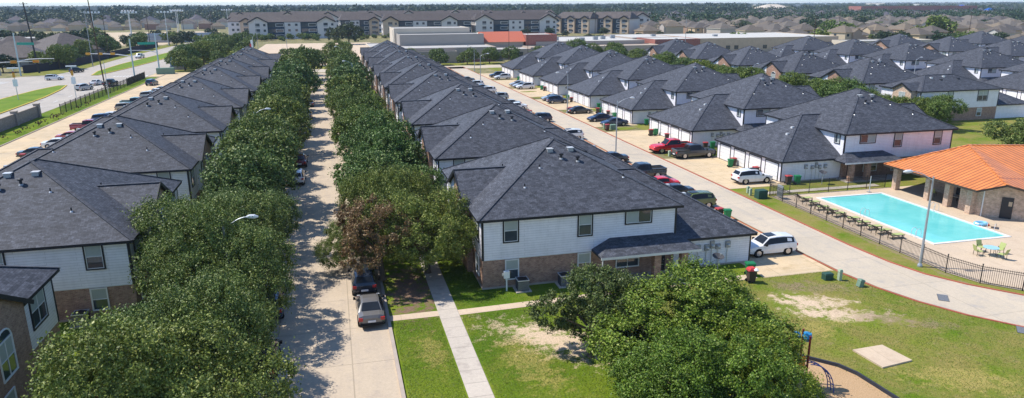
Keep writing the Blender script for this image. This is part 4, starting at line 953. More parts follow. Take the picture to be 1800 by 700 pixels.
# ------------------------------------------------------------------ street lamps, poles
def lamp(x, y, h, ang, arm, label, mat='metal_grey', group='street lamps'):
    root = empty('street_lamp', (x, y, 0), ang, label, 'street lamp', group)
    b = MB(); b.tube([(0, 0, 0), (0, 0, h)], [.11, .06], mat, 10); b.lathe([(.2, 0), (.2, .12), (.12, .3)], (0, 0, 0), mat, 10); b.obj('pole', root, smooth=False)
    b = MB(); pts = []
    for k in range(9): t = k / 8; pts.append((arm * t, 0, h - .35 + .75 * math.sin(t * math.pi / 2)))
    b.tube(pts, .035, mat, 8); b.obj('arm', root)
    b = MB(); z = h + .4; b.tube([(arm - .05, 0, z), (arm + .15, 0, z + .02), (arm + .45, 0, z - .01), (arm + .7, 0, z - .04)], [.05, .13, .15, .05], 'lamp_head_mat', 10); b.obj('lamp_head', root)
lamp(-7.5, 47.1, 7.3, 0, 1.5, 'street lamp rising from the nearest oaks left of the street')
lamp(45.75, 45.1, 7.6, math.pi - .3, 1.7, 'street lamp between the side road and the pool fence')
lamp(38.9, 94, 7.6, 0, 1.9, 'street lamp at the kerb beside the black sedan, before the red pickup')
lamp(44.6, 133.3, 7.6, math.pi, 1.8, 'street lamp by the two brown bins')
lamp(38.9, 190.5, 7.6, 0, 1.8, 'distant street lamp left of the side road')
lamp(44.6, 228, 7.6, math.pi, 1.8, 'thin distant lamp at the side road end')
lamp(-10.3, 98, 7.4, 0, 1.5, 'street lamp showing above the left oaks near the middle'); lamp(4.6, 170, 8.0, math.pi, 1.5, 'street lamp above the right-hand oaks')
lamp(3.4, 230, 8.0, math.pi, 1.5, 'street lamp at the far end of the right-hand oaks'); lamp(93, 146, 7, math.pi * .1, 1.5, 'street lamp among the courtyard trees')
lamp(86, 232, 7, math.pi, 1.5, 'street lamp behind the far roofs before the school')
lamp(143.2, 152, 7, 0, 1.2, 'street lamp pole in front of the third row of roofs')
def pole(x, y, h, label, m='wood_pole', r=.17, lean=(0, 0), cross=True, rz=0):
    root = empty('utility_pole', (x, y, 0), rz, label, 'utility pole', 'utility poles')
    root.rotation_euler = (lean[1], lean[0], rz)
    b = MB(); b.tube([(0, 0, -.3), (0, 0, h)], [r, r * .65], m, 8); b.obj('pole', root)
    if cross:
        b = MB(); b.beam((-1.1, 0, h - .5), (1.1, 0, h - .5), .12, .12, m); b.obj('crossarm', root)
        for s in (-1, 0, 1): b = MB(); b.lathe([(.06, 0), (.09, .1), (.04, .25)], (s * 1.0, 0, h - .44 + (.4 if s == 0 else 0)), 'metal_light', 8); b.obj('insulator', root)
pole(-55.0, 197.5, 23, 'tall leaning wooden pole between the main road and the black fence', lean=(-.04, 0), cross=False)
pole(-91.5, 262, 22, 'black pole behind the traffic signal at the far left', 'iron_black', .3, lean=(-.05, 0))
pole(-82.0, 284, 19, 'grey wooden pole beyond the intersection', 'metal_box', .16)
pole(-90, 335, 17, 'utility pole by the far dark fence', lean=(-.02, 0)); pole(-88, 400, 17, 'utility pole further along the dark fence')
pole(-84, 470, 17, 'utility pole beside the dry field'); pole(-78, 540, 17, 'utility pole at the far corner of the dry field'); pole(-66, 620, 17, 'utility pole where the main road fades')
pole(-34, 372, 14, 'thin pole beyond the school lot', 'metal_box', .12); pole(-16, 290, 13, 'thin pole in the school lot', 'metal_box', .1, cross=False)
pole(22, 262, 12, 'thin pole before the school gym', 'metal_box', .1, cross=False); pole(62, 252, 14, 'dark thin pole at the school corner', 'wood_pole', .1, cross=False); pole(69, 252, 14, 'second dark thin pole at the school corner', 'wood_pole', .1, cross=False)
pole(131, 252, 15, 'tall pole before the red brick school wing', 'metal_box', .12, cross=False); pole(190, 256, 16, 'tall wooden pole before the tan school wing'); pole(312, 300, 16, 'tall pole among the tan houses')
pole(150, 400, 16, 'pole before the tan houses'); pole(330, 420, 16, 'tall pole further among the tan houses')
pole(-50.4, 182.5, 8.5, 'slim grey lamp pole standing between the black fence and parking lane', 'metal_grey', .09, cross=False)
lamp(-51.3, 119.5, 7.8, 0, 1.2, 'lamp pole at the left edge between brick wall and parking lane')
# traffic signals
def signal_mast(x, y, h, ang, L, label, sign, heads, m='metal_galv', zarm=6.0):
    root = empty('traffic_signal', (x, y, 0), ang, label, 'traffic signal', 'traffic signals')
    b = MB(); b.tube([(0, 0, 0), (0, 0, h)], [.24, .17], m, 10); b.obj('pole', root)
    b = MB(); b.tube([(0, 0, zarm - .7), (L * .3, 0, zarm - .1), (L * .6, 0, zarm + .1), (L, 0, zarm + .15)], [.14, .12, .1, .07], 'metal_light', 8); b.obj('mast_arm', root)
    for k in heads:
        zz = zarm + .1
        b = MB(); b.box(k - .65, -.22, zz - .32, k + .65, .12, zz + .32, 'signal_yellow')
        s = b.obj('signal_head', root); b = MB()
        for j in (-.42, 0, .42): b.lathe([(.15, 0), (.15, .05)], (0, 0, 0), 'signal_orange', 10); 
        v0 = len(b.v) // 3
        for q, j in enumerate((-.42, 0, .42)):
            for i_ in range(q * v0, (q + 1) * v0): a = b.v[i_]; b.v[i_] = (k + j + a[0], -.22 - a[2], zz + a[1])
        b.obj('lens', s)
    if sign:
        b = MB(); b.box(sign[0], -.06, sign[2], sign[1], .0, sign[2] + .75, 'sign_green'); b.obj('street_sign', root)
signal_mast(-56.4, 232, 11.5, R(165), 13.5, 'signal mast with long arm over the main road, right of the intersection', None, (5.5, 9.2, 12.8), zarm=7.2)
signal_mast(-53.3, 250, 12.5, R(195), 8, 'galvanised signal pole with green street sign, beyond the first mast', (.3, 5.2, 9.0), (), zarm=7.2)
signal_mast(-93.2, 252, 13, R(-20), 12, 'signal mast with green sign at the far left corner', (.6, 6.2, 9.4), (), zarm=5.2)
signal_mast(-86, 196, 9, R(8), 17.5, 'long signal arm reaching in from the left edge', None, (6, 12, 16.6), zarm=7.8)
def ped(x, y, label):
    root = empty('signal_pedestal', (x, y, 0), 0, label, 'signal pedestal'); b = MB(); b.tube([(0, 0, 0), (0, 0, 7.2)], .09, 'metal_light', 8); b.obj('pole', root)
    b = MB(); b.box(-.45, -.12, 3.2, .45, .1, 4.8, 'sign_white'); b.obj('sign', root); b = MB(); b.box(-1.1, -.2, 7.2, 1.1, .2, 7.45, 'sign_white'); b.obj('panel', root)
    b = MB(); b.box(-.2, -.3, 5.2, .2, .1, 6.3, 'signal_yellow'); b.obj('signal_head', root); b = MB(); b.box(-.16, -.34, 6.3, .16, 0, 6.6, 'play_red'); b.obj('beacon', root)
ped(-70.2, 186, 'white signed post standing on the near median'); ped(-58.9, 188, 'white signed post beside the cars on the main road')

# brick wall, iron fences, shrubs at left
root = empty('boundary_wall', (-56.2, 128, 0), 0, 'grey brown brick boundary wall beside the main road', 'wall')
b = MB(); b.box(-.15, 0, 0, .15, 28.5, 2.1, 'brick_grey'); b.obj('brick_panel', root); b = MB(); b.box(-.22, 0, 2.1, .22, 28.5, 2.2, 'kerb'); b.obj('coping', root)
for yy in (8.6, 18.0, 28.6): b = MB(); b.box(-.45, yy - .45, 0, .45, yy + .45, 2.5, 'brick_grey'); b.box(-.52, yy - .52, 2.5, .52, yy + .52, 2.65, 'kerb'); b.obj('pier', root)
def iron_fence(pts, h, label, step=2.4, pick=.14, pr=.03, gap=None, pk=.010):
    root = empty('iron_fence', (pts[0][0], pts[0][1], 0), 0, label, 'fence'); ox, oy = pts[0]
    for (ax, ay), (bx, by) in zip(pts[:-1], pts[1:]):
        L = math.hypot(bx - ax, by - ay); n = max(1, round(L / step)); dx, dy = (bx - ax) / L, (by - ay) / L
        for k in range(n):
            x, y = ax + dx * L * k / n - ox, ay + dy * L * k / n - oy; b = MB(); b.box(x - pr, y - pr, 0, x + pr, y + pr, h + .12, 'iron_black'); b.box(x - pr - .012, y - pr - .012, h + .12, x + pr + .012, y + pr + .012, h + .15, 'iron_black'); b.obj('post', root)
            b = MB(); x2, y2 = ax + dx * L * (k + 1) / n - ox, ay + dy * L * (k + 1) / n - oy
            b.beam((x, y, h - .08), (x2, y2, h - .08), .03, .035, 'iron_black'); b.beam((x, y, h - .25), (x2, y2, h - .25), .03, .03, 'iron_black'); b.beam((x, y, .15), (x2, y2, .15), .03, .035, 'iron_black')
            m_ = int(math.hypot(x2 - x, y2 - y) / pick)
            for j in range(1, m_):
                t = j / m_; X, Y = x + (x2 - x) * t, y + (y2 - y) * t
                b.box(X - pk, Y - pk, .08, X + pk, Y + pk, h, 'iron_black')
            b.obj('panel', root)
    b = MB(); x, y = pts[-1][0] - ox, pts[-1][1] - oy; b.box(x - pr, y - pr, 0, x + pr, y + pr, h + .12, 'iron_black'); b.obj('post', root)
iron_fence([(-53.0, 159), (-53.4, 211)], 2.0, 'black iron fence between main road and car park', 3.2, .28, .05, pk=.018)
iron_fence([(-53.5, 211.5), (-53.6, 232)], 2.0, 'dark screened fence end by the signal pole', 3.0, .22, .05, pk=.04)
PF = [(62.0, 67.8), (46.7, 67.8), (46.65, 43.4), (47.4, 40.9), (49.2, 38.9)]
iron_fence(PF, 1.45, 'black iron fence around the pool', 2.45, .13)
root = empty('fence_pier', (49.6, 38.7, 0), 0, 'brown pool fence end post at the right edge', 'post'); b = MB(); b.box(-.07, -.07, 0, .07, .07, 2.3, 'frame_bronze'); b.obj('post', root)
shr = [(-52.6, 131), (-52.0, 135), (-52.2, 138.5), (-51.9, 144), (-52.3, 145.2), (-52.1, 147), (-51.9, 151.5), (-52.2, 153.5), (-52, 156), (-51.9, 166), (-52.0, 172)]
shrP = tree_proto('brown_shrub', 260, .75, .45, .4, 8, .22, 'leaf_brown', 88, 'shrub', False)
for i, (x, y) in enumerate(shr): shrP.place((x, y, 0), i, 'dry brown shrub on the verge below the brick wall, %s from the camera' % ORD[i], 'dry shrubs on the verge', scale=.8 + .1 * (i % 4))
# dark wood fence across the main road
root = empty('wood_fence', (-96, 262, 0), 0, 'dark wooden fence along the far side of the main road', 'fence')
pts = [(0, 0), (7, 18), (7.5, 70), (9, 150)]
for (ax, ay), (bx, by) in zip(pts[:-1], pts[1:]):
    n = max(1, int(math.hypot(bx - ax, by - ay) / 9))
    for k in range(n):
        b = MB(); b.beam((ax + (bx - ax) * k / n, ay + (by - ay) * k / n, 1.25), (ax + (bx - ax) * (k + 1) / n, ay + (by - ay) * (k + 1) / n, 1.25), .12, 2.5, 'fence_dark'); b.obj('panel', root)
root = empty('wood_fence', (-100, 256, 0), 0, 'grey picket fence at the far left corner', 'fence')
for k in range(10): b = MB(); b.beam((-k * 8, .3 * k, .9), (-(k + 1) * 8, .3 * (k + 1), .9), .1, 1.8, 'metal_box'); b.obj('panel', root)
# blue monument sign
root = empty('monument_sign', (-50.0, 262, 0), R(-10), 'blue and white monument sign on the dry verge', 'sign')
b = MB(); b.box(-2.6, -.4, 0, 2.6, .4, 1.1, 'brick_grey'); b.obj('base', root); b = MB(); b.box(-2.4, -.2, 1.1, 2.4, .2, 4.0, 'sign_blue'); p = b.obj('panel', root)
b = MB()
for k in range(7):
    t = k / 6; x = -2.1 + 3.9 * t; z = 1.9 + .5 * math.sin(t * 6.3); b.add([(x, -.215, z), (x + .6, -.215, z + .15), (x + .6, -.215, z + .75), (x, -.215, z + .6)], [(0, 1, 2, 3)], 'sign_white')
b.obj('wave_emblem', p)
b = MB(); b.tube([(0, 0, 0), (0, 0, 11)], [.1, .06], 'metal_light', 8); fl = empty('flagpole', (-24.5, 252, 0), 0, 'flagpole with a limp flag beyond the left roofs', 'flagpole'); b.obj('pole', fl)
b = MB(); b.box(-.7, -.05, 7.4, -.1, .05, 9.8, 'sign_white'); b.box(-1.0, -.08, 6.6, -.55, .02, 8.6, 'bag_red'); b.obj('flag', fl)

# ------------------------------------------------------------------ pool
px0, px1, py0, py1 = 51.5, 59.5, 49.6, 65.4
dk = [(46.75, 43.4), (47.5, 41), (49.2, 39), (76, 30), (78, 67.6), (46.75, 67.6)]
b = MB()
def ring(b, out, inn, z, m):
    pass
for r_ in (rect(46.75, py0 - .02, px0 - .32, 67.6), rect(px1 + .32, py0 - .02, 78, 67.6), rect(px0 - .32, py1 + .32, px1 + .32, 67.6), [(46.75, 43.4), (47.5, 41), (49.2, 39), (76, 30), (78, 49.58), (46.75, 49.58)]):
    pass
deck = MB(); z = .01
for r_ in (rect(46.75, py0 - .32, px0 - .32, 67.6), rect(px1 + .32, py0 - .32, 78, 67.6), rect(px0 - .32, py1 + .32, px1 + .32, 67.6), [(46.75, py0 - .32), (46.75, 43.4), (47.5, 41), (49.2, 39), (76, 30), (78, py0 - .32)]):
    a = sum(r_[i][0] * r_[(i + 1) % len(r_)][1] - r_[(i + 1) % len(r_)][0] * r_[i][1] for i in range(len(r_)))
    deck.poly([(x, y, z) for x, y in (r_ if a > 0 else r_[::-1])], 'concrete_deck')
structure('pool_deck', deck)
root = empty('swimming_pool', ((px0 + px1) / 2, (py0 + py1) / 2, 0), 0, 'rectangular turquoise swimming pool with white coping', 'swimming pool')
cx, cy = (px0 + px1) / 2, (py0 + py1) / 2; hx, hy = (px1 - px0) / 2, (py1 - py0) / 2
b = MB()
for (x0, y0, x1, y1) in ((-hx - .32, -hy - .32, hx + .32, -hy), (-hx - .32, hy, hx + .32, hy + .32), (-hx - .32, -hy, -hx, hy), (hx, -hy, hx + .32, hy)): b.box(x0, y0, -.05, x1, y1, .06, 'paint_white')
b.obj('coping', root)
b = MB()
for (x0, y0, x1, y1) in ((-hx - .1, -hy - .1, hx + .1, -hy + .001), (-hx - .1, hy - .001, hx + .1, hy + .1), (-hx - .1, -hy, -hx + .001, hy), (hx - .001, -hy, hx + .1, hy)): b.box(x0, y0, -1.5, x1, y1, -.051, 'pool_tile')
b.obj('tile_band', root)
# water lies 0.17 m below the deck; ground sheets are cut away by raising water just above them
sheetw = MB(); sheetw.poly([(px0 - .001, py0, .004), (px1, py0, .004), (px1, py1, .004), (px0 - .001, py1, .004)], 'water'); structure('water', sheetw)
def ladder(x, y, rz, label):
    root = empty('pool_ladder', (x, y, 0), rz, label, 'pool ladder', 'pool ladders')
    for s in (-.25, .25):
        b = MB(); b.tube([(-.45, s, .0), (-.45, s, .55), (-.3, s, .82), (-.05, s, .85), (.15, s, .65), (.2, s, .0)], .022, 'metal_light', 8); b.obj('rail', root)
ladder(51.5, 58.3, 0, 'curved pool ladder rail on the fence side, further one'); ladder(51.5, 51.6, 0, 'curved pool ladder rail on the fence side, nearer one'); ladder(59.6, 58.2, math.pi, 'pool ladder rail on the pavilion side')
def lounger():
    root = empty('pool_lounger', cat='sun lounger')
    b = MB()
    for s in (-.3, .3): b.beam((0, s, .35), (1.3, s, .35), .04, .05, 'frame_bronze'); b.beam((0, s, .35), (-.55, s, .85), .04, .05, 'frame_bronze')
    for x in (.05, 1.2):
        for s in (-.3, .3): b.beam((x, s, 0), (x, s, .34), .04, .04, 'frame_bronze')
    b.beam((-.4, -.3, .7), (-.5, -.3, 0), .03, .03, 'frame_bronze'); b.beam((-.4, .3, .7), (-.5, .3, 0), .03, .03, 'frame_bronze'); b.obj('frame', root)
    b = MB(); b.add([(0, -.28, .38), (1.3, -.28, .38), (1.3, .28, .38), (0, .28, .38), (0, -.28, .355), (1.3, -.28, .355), (1.3, .28, .355), (0, .28, .355)], [(0, 1, 2, 3), (7, 6, 5, 4), (0, 4, 5, 1), (2, 6, 7, 3), (1, 5, 6, 2)], 'sling_green'); b.obj('seat', root)
    b = MB(); b.add([(0, -.28, .38), (0, .28, .38), (-.56, .28, .88), (-.56, -.28, .88), (-.02, -.28, .36), (-.02, .28, .36), (-.58, .28, .86), (-.58, -.28, .86)], [(0, 1, 2, 3), (7, 6, 5, 4), (0, 3, 7, 4), (1, 5, 6, 2), (2, 6, 7, 3)], 'frame_bronze'); b.obj('backrest', root)
    return proto(root)
lg = lounger()
for i, (x, y) in enumerate([(48.7, 51.8), (48.6, 53.2), (48.6, 54.6), (48.5, 56.0), (48.5, 57.4), (48.3, 59.0), (48.3, 60.3), (48.2, 61.6), (48.5, 63.4), (48.7, 65.0)]):
    lg.place((x, y, .01), R(rnd.uniform(-12, 12)), 'lime green lounger between pool and fence, %s from the camera' % ORD[i], 'loungers along the pool fence')
root = empty('patio_table', (53.6, 45.8, .01), 0, 'round glass patio table with green chairs around it', 'table')
b = MB(); b.lathe([(.6, .70), (.6, .73)], (0, 0, 0), 'table_glass', 20); b.obj('tabletop', root); b = MB()
for a in range(4): b.beam((.45 * math.cos(a * 1.57 + .7), .45 * math.sin(a * 1.57 + .7), 0), (.3 * math.cos(a * 1.57 + .7), .3 * math.sin(a * 1.57 + .7), .7), .04, .04, 'frame_bronze')
b.obj('frame', root)
def chair():
    root = empty('patio_chair', cat='chair'); b = MB()
    for sx_, sy_ in ((-.25, -.25), (-.25, .25), (.25, -.25), (.25, .25)): b.beam((sx_, sy_, 0), (sx_ * .9, sy_, .42 if sx_ > 0 else .62), .03, .03, 'frame_bronze')
    b.obj('frame', root); b = MB(); b.box(-.25, -.25, .40, .27, .25, .43, 'sling_green'); b.obj('seat', root)
    b = MB(); b.add([(-.25, -.25, .43), (-.25, .25, .43), (-.42, .25, .95), (-.42, -.25, .95), (-.28, -.25, .43), (-.28, .25, .43), (-.45, .25, .95), (-.45, -.25, .95)], [(0, 1, 2, 3), (7, 6, 5, 4), (0, 3, 7, 4), (1, 5, 6, 2), (2, 6, 7, 3)], 'sling_green'); b.obj('backrest', root); return proto(root)
ch = chair()
for i, (dx, dy, l) in enumerate(((-1.0, .25, 'lime patio chair left of the round table'), (.1, 1.0, 'lime patio chair behind the round table'), (1.0, .1, 'lime patio chair right of the round table'), (.2, -.95, 'lime patio chair in front of the round table'))):
    ch.place((53.6 + dx, 45.8 + dy, .01), math.atan2(-dy, -dx), l, 'chairs around the patio table')
root = empty('pool_float', (60.2, 53.0, .01), 0, 'pale blue pool float lying at the pool edge by the pavilion', 'pool float')
b = MB(); b.tube([(.55 * math.cos(t * .524), .42 * math.sin(t * .524), .16) for t in range(13)], .15, 'float_blue', 8, False); b.obj('ring', root); b = MB(); b.tube([(-.5, -.3, .1), (.5, -.45, .1)], .1, 'float_red', 8); b.obj('roll', root)
root = empty('sun_lounger', (60.3, 51.9, .01), .6, 'bare tan deck chair frame beside the blue float', 'deck chair'); b = MB()
for s in (-.3, .3): b.tube([(-.6, s, 0), (-.2, s, .5), (.6, s, .35), (.9, s, 0)], .025, 'metal_light', 6)
b.obj('frame', root); b = MB(); b.box(-.2, -.28, .42, .6, .28, .45, 'sand_dirt'); b.obj('seat', root)
root = empty('pool_shower', (58.6, 66.3, .01), 0, 'thin rescue pole stand at the far end of the pool', 'pole'); b = MB(); b.tube([(0, 0, 0), (0, 0, 1.9)], .04, 'metal_light', 6); b.box(-.2, -.2, 0, .2, .2, .06, 'metal_box'); b.obj('post', root)
# fence gate boards near the corner
root = empty('fence_gate', (47.2, 66.6, 0), 0, 'grey solid gate panel at the pool fence corner', 'gate'); b = MB(); b.box(-.04, -.5, .2, .04, .5, 1.5, 'metal_grey'); b.obj('panel', root)

# ------------------------------------------------------------------ pavilion with orange roof
root = empty('pool_pavilion', (61, 55, 0), 0, 'brick pool pavilion with orange standing-seam metal roof', 'pavilion')
def Pv(x, y, z=0): return (x - 61, y - 55, z)
A = Pv(68.7, 63.6, 5.5); A2 = Pv(80, 60.0, 5.5); W1 = Pv(60.9, 67.2, 3.0); W2 = Pv(60.9, 54.7, 3.0); Q = Pv(63.2, 53.5, 3.0 + .32 * 2.2); S2 = Pv(66.6, 50.6, 2.75); S3 = Pv(82, 44, 2.75)
b = MB(); b.poly([W1, W2, Q, A][::1], 'metal_orange'); b.poly([Q, S2, S3, A2, A], 'metal_orange'); b.poly([A, A2, Pv(84, 71, 3), Pv(72, 71.5, 3), W1], 'metal_orange')
for a, c in ((W1, W2), (W2, Q), (Q, S2), (S2, S3)): 
    b.poly([(a[0], a[1], a[2] - .22), (c[0], c[1], c[2] - .22), c, a], 'frame_bronze')
for a, c in ((Q, A), (W1, A), (A, A2)): b.beam(a, c, .3, .1, 'metal_orange')
b.poly([(p[0], p[1], p[2] - .2) for p in (W1, Pv(72, 71.5, 3), Pv(84, 71, 3), S3, S2, Q, W2)], 'trim_black'); b.obj('roof', root)
for (x, y) in ((62.4, 66.6), (62.4, 61.9), (62.4, 59.3), (62.4, 56.5)):
    b = MB(); b.box(x - 61 - .3, y - 55 - .3, 0, x - 61 + .3, y - 55 + .3, 3.3, 'brick_tan'); b.obj('pillar', root)
b = MB(); b.prism([(66.2 - 61, 58.3 - 55), (66.2 - 61, 66 - 55), (80 - 61, 70 - 55), (80 - 61, 58.3 - 55)], 0, 3.6, 'brick_tan'); b.obj('back_wall', root)
b = MB(); b.prism([(62.7 - 61, 58.2 - 55), (62.7 - 61, 55.6 - 55), (65.9 - 61, 52.6 - 55), (81 - 61, 46 - 55), (81 - 61, 58.2 - 55)], 0, 2.95, 'brick_tan'); b.obj('side_wall', root)
b = MB(); b.add([Pv(62.72, 55.58, 2.9), Pv(65.88, 52.62, 2.9), Pv(63.9, 54.45, 3.6)], [(0, 1, 2)], 'brick_tan'); b.obj('gable_fill', root)
d = Vector((65.9 - 62.7, 52.6 - 55.6, 0)).normalized(); nrm = Vector((-d.y, d.x, 0)) * -1
def onwall(t, off): p = Vector((62.7 - 61, 55.6 - 55, 0)) + d * t; q = Vector((d.y, -d.x, 0)) * off; return p + q
b = MB(); a0, a1 = onwall(1.7, .03), onwall(2.7, .03); b.beam((a0.x, a0.y, 1.1), (a1.x, a1.y, 1.1), .08, 2.15, 'door_dark'); dd = b.obj('door', root)
b = MB(); a0, a1 = onwall(2.3, .08), onwall(2.6, .08); b.beam((a0.x, a0.y, 1.55), (a1.x, a1.y, 1.55), .03, .45, 'sand_dirt'); b.obj('notice', dd)
b = MB(); a0 = onwall(.15, .08); b.tube([(a0.x, a0.y, 2.9), (a0.x, a0.y, 0)], .06, 'gutter_white', 6); b.obj('downpipe', root)
b = MB(); a0 = onwall(4.2, .08); b.tube([(a0.x, a0.y, 2.9), (a0.x, a0.y, 0)], .06, 'gutter_white', 6); b.obj('downpipe', root)
b = MB(); b.box(5.12, 5.0, 0, 5.2, 6.9, 2.2, 'door_dark'); b.box(5.1, 5.25, .3, 5.12, 5.75, 2.0, 'blind'); b.obj('double_door', root)
b = MB(); b.box(2.45, -.0, 0, 2.47, .01, .1, 'kerb')
root = empty('patio_table', (64.6, 60.2, .01), 0, 'square tiled table under the pavilion roof', 'table'); b = MB(); b.box(-.5, -.5, .68, .5, .5, .74, 'concrete_walk'); b.obj('tabletop', root); b = MB()
for sx_, sy_ in ((-.4, -.4), (-.4, .4), (.4, -.4), (.4, .4)): b.beam((sx_, sy_, 0), (sx_, sy_, .68), .05, .05, 'frame_bronze')
b.obj('frame', root)
ch.place((64.2, 63.0, .01), .5, 'green chair in the shade of the pavilion', 'chairs around the patio table')
sheet('porch_path', rect(47.0, 68.6, 62.0, 69.5), .0, 'concrete_walk')
sheet('green_path', [(83, 82), (96, 79), (110, 72), (110, 70.8), (96, 77.8), (83, 80.8)], .0, 'concrete_walk')

# ------------------------------------------------------------------ playground, slab
b = MB(); b.prism([(32.55, 34.0), (32.85, 31.85), (30.5, 31.55), (30.3, 33.9)], -.02, .10, 'concrete_deck')
tag(b.obj('concrete_slab'), 'square concrete slab lying in the park lawn', 'slab')
bp = [(24.0, 35.2), (25.3, 34.9), (26.3, 34.3), (27.2, 33.4), (28.1, 32.4), (28.5, 31.3), (28.6, 30.0), (28.7, 28.5), (28.8, 26)]
sheet('play_mulch', [(20, 35.2)] + bp + [(20, 24)], .006, 'mulch')
root = empty('playground_border', (0, 0, 0), 0, 'dark plastic border around the playground mulch', 'border')
for a, c in zip(bp[:-1], bp[1:]): b = MB(); b.beam((a[0], a[1], .1), (c[0], c[1], .1), .12, .22, 'border_dark'); b.obj('border_section', root)
root = empty('play_structure', (24.5, 30.6, 0), 0, 'playground tower with red posts, blue top and curved blue climber', 'playground tower')
for (x, y) in ((0, 0), (.2, .9), (-1.2, .2), (-1.1, 1.1)): b = MB(); b.tube([(x, y, 0), (x, y, 3.3)], .06, 'play_red', 10); b.obj('post', root)
b = MB(); b.lathe([(.05, 3.35), (.22, 3.3), (.27, 3.05), (.2, 2.85)], (.1, .4, 0), 'play_sky', 14); b.lathe([(.05, 3.35), (.2, 3.3), (.24, 3.1), (.2, 2.95)], (-.45, .6, 0), 'play_sky', 14); b.obj('canopy', root)
b = MB(); b.box(-1.2, .1, 1.3, .15, 1.0, 1.4, 'play_orange'); b.obj('platform', root)
b = MB(); b.box(-1.15, .02, 1.5, -.15, .06, 2.1, 'play_orange'); b.obj('panel', root)
for s in (-.25, 0, .25):
    b = MB(); b.tube([(.1 + 1.3 * math.sin(t * math.pi / 16), .1 + s - .5 * t / 8, 1.65 * math.cos(t * math.pi / 16) ** .8) for t in range(9)], .028, 'play_blue', 8); b.obj('climber_rail', root)
for t in range(1, 8):
    b = MB(); X = .1 + 1.3 * math.sin(t * math.pi / 16); Y = .1 - .5 * t / 8; Z = 1.65 * math.cos(t * math.pi / 16) ** .8; b.tube([(X, Y - .25, Z), (X, Y + .25, Z)], .02, 'play_blue', 6); b.obj('rung', root)

# ------------------------------------------------------------------ school and other large buildings
def flat(root, x0, y0, x1, y1, h, wall, roof='roof_flat', par=.35, name='block'):
    b = MB(); b.box(x0, y0, 0, x1, y1, h, wall); b.obj('wall', root)
    b = MB(); b.poly([(x0 + .3, y0 + .3, h + .05), (x1 - .3, y0 + .3, h + .05), (x1 - .3, y1 - .3, h + .05), (x0 + .3, y1 - .3, h + .05)], roof)
    for (a0, c0, a1, c1) in ((x0, y0, x1, y0 + .3), (x0, y1 - .3, x1, y1), (x0, y0 + .3, x0 + .3, y1 - .3), (x1 - .3, y0 + .3, x1, y1 - .3)): b.box(a0, c0, h + .002, a1, c1, h + par, wall)
    b.obj('roof', root)
def wins(root, side, pos, us, z0, w, h, m='glass_dark', name='window'):
    for u in us:
        b = MB()
        if side == 'S': b.box(u, pos - .06, z0, u + w, pos - .003, z0 + h, m)
        else: b.box(pos - .06, u, z0, pos - .003, u + w, z0 + h, m)
        b.obj(name, root)
sc = empty('school_building', (0, 0, 0), 0, 'long tan flat-roofed school beyond the houses, left wing', 'school')
flat(sc, 25, 265.5, 60.5, 285.8, 5.0, 'wall_tan'); flat(sc, 26.5, 286, 60, 300, 9.0, 'wall_grey'); flat(sc, 25.6, 300.3, 57, 322, 11.0, 'wall_tan_pale')
flat(sc, 15.0, 286, 26.3, 320, 4.4, 'wall_tan_pale'); flat(sc, 30, 262.4, 45, 265.3, 3.9, 'wall_tan')
b = MB(); b.box(25.2, 262.5 + 2.95, 0, 60.3, 265.49, .8, 'brick_red'); b.obj('plinth', sc)
wins(sc, 'S', 265.5, (36.5, 49.5), .6, 2.5, 2.0)
r2 = empty('school_building', (0, 0, 0), 0, 'red metal gable roofed school hall beside the brick block', 'school hall')
b = MB(); b.box(58, 288, 0, 77, 299, 6.0, 'wall_tan'); b.obj('wall', r2); b = MB()
b.poly([(57.3, 287, 5.9), (77.7, 287, 5.9), (77.7, 293.5, 9.8), (59.3, 293.5, 9.8)], 'roof_terracotta'); b.poly([(59.3, 293.5, 9.8), (77.7, 293.5, 9.8), (77.7, 300, 5.9), (57.3, 300, 5.9)], 'roof_terracotta'); b.poly([(57.3, 287, 5.9), (59.3, 293.5, 9.8), (57.3, 300, 5.9)], 'wall_tan_pale'); b.poly([(77.7, 287, 5.9), (77.7, 300, 5.9), (77.7, 293.5, 9.8)], 'roof_terracotta'); b.obj('roof', r2)
r3 = empty('school_building', (0, 0, 0), 0, 'dark red brick school block right of the red metal roof', 'school')
flat(r3, 77.8, 287, 91, 304, 8.3, 'brick_red', 'roof_white')
r4 = empty('school_building', (0, 0, 0), 0, 'long white-roofed school wing behind the grey roofs', 'school')
flat(r4, 60.8, 272, 76, 286.5, 3.6, 'wall_tan'); flat(r4, 76.2, 274, 132, 286.5, 4.0, 'wall_tan', 'wall_tan'); flat(r4, 82, 286.7, 130, 330, 5.4, 'wall_grey', 'roof_white')
flat(r4, 132.2, 281, 153, 300, 6.0, 'brick_red', 'roof_white', .2); flat(r4, 153.2, 282, 222, 330, 6.0, 'wall_stone', 'roof_white', .2); flat(r4, 130.2, 300.2, 153, 335, 5.9, 'wall_tan', 'roof_white', .2)
wins(r4, 'S', 272, (62, 66, 70), .4, 2.6, 2.4); wins(r4, 'S', 274, (79, 84, 89, 94, 99, 104, 109, 114, 119, 124), .5, 2.8, 2.2, name='window')
wins(r4, 'S', 281, (135, 141), .6, 2.6, 1.8); wins(r4, 'S', 282, (166, 170, 184), 1.4, 2.0, 1.6); wins(r4, 'S', 282, (200.5, 203.6), .1, 2.2, 3.6, 'play_red', 'door')
for (x, y) in ((94, 300), (98, 318), (103, 292), (112, 300), (117, 304), (124, 310), (145, 312), (170, 300)):
    b = MB(); b.box(x, y, 5.4, x + 2, y + 1.5, 6.9, 'metal_box'); b.obj('rooftop_unit', r4)
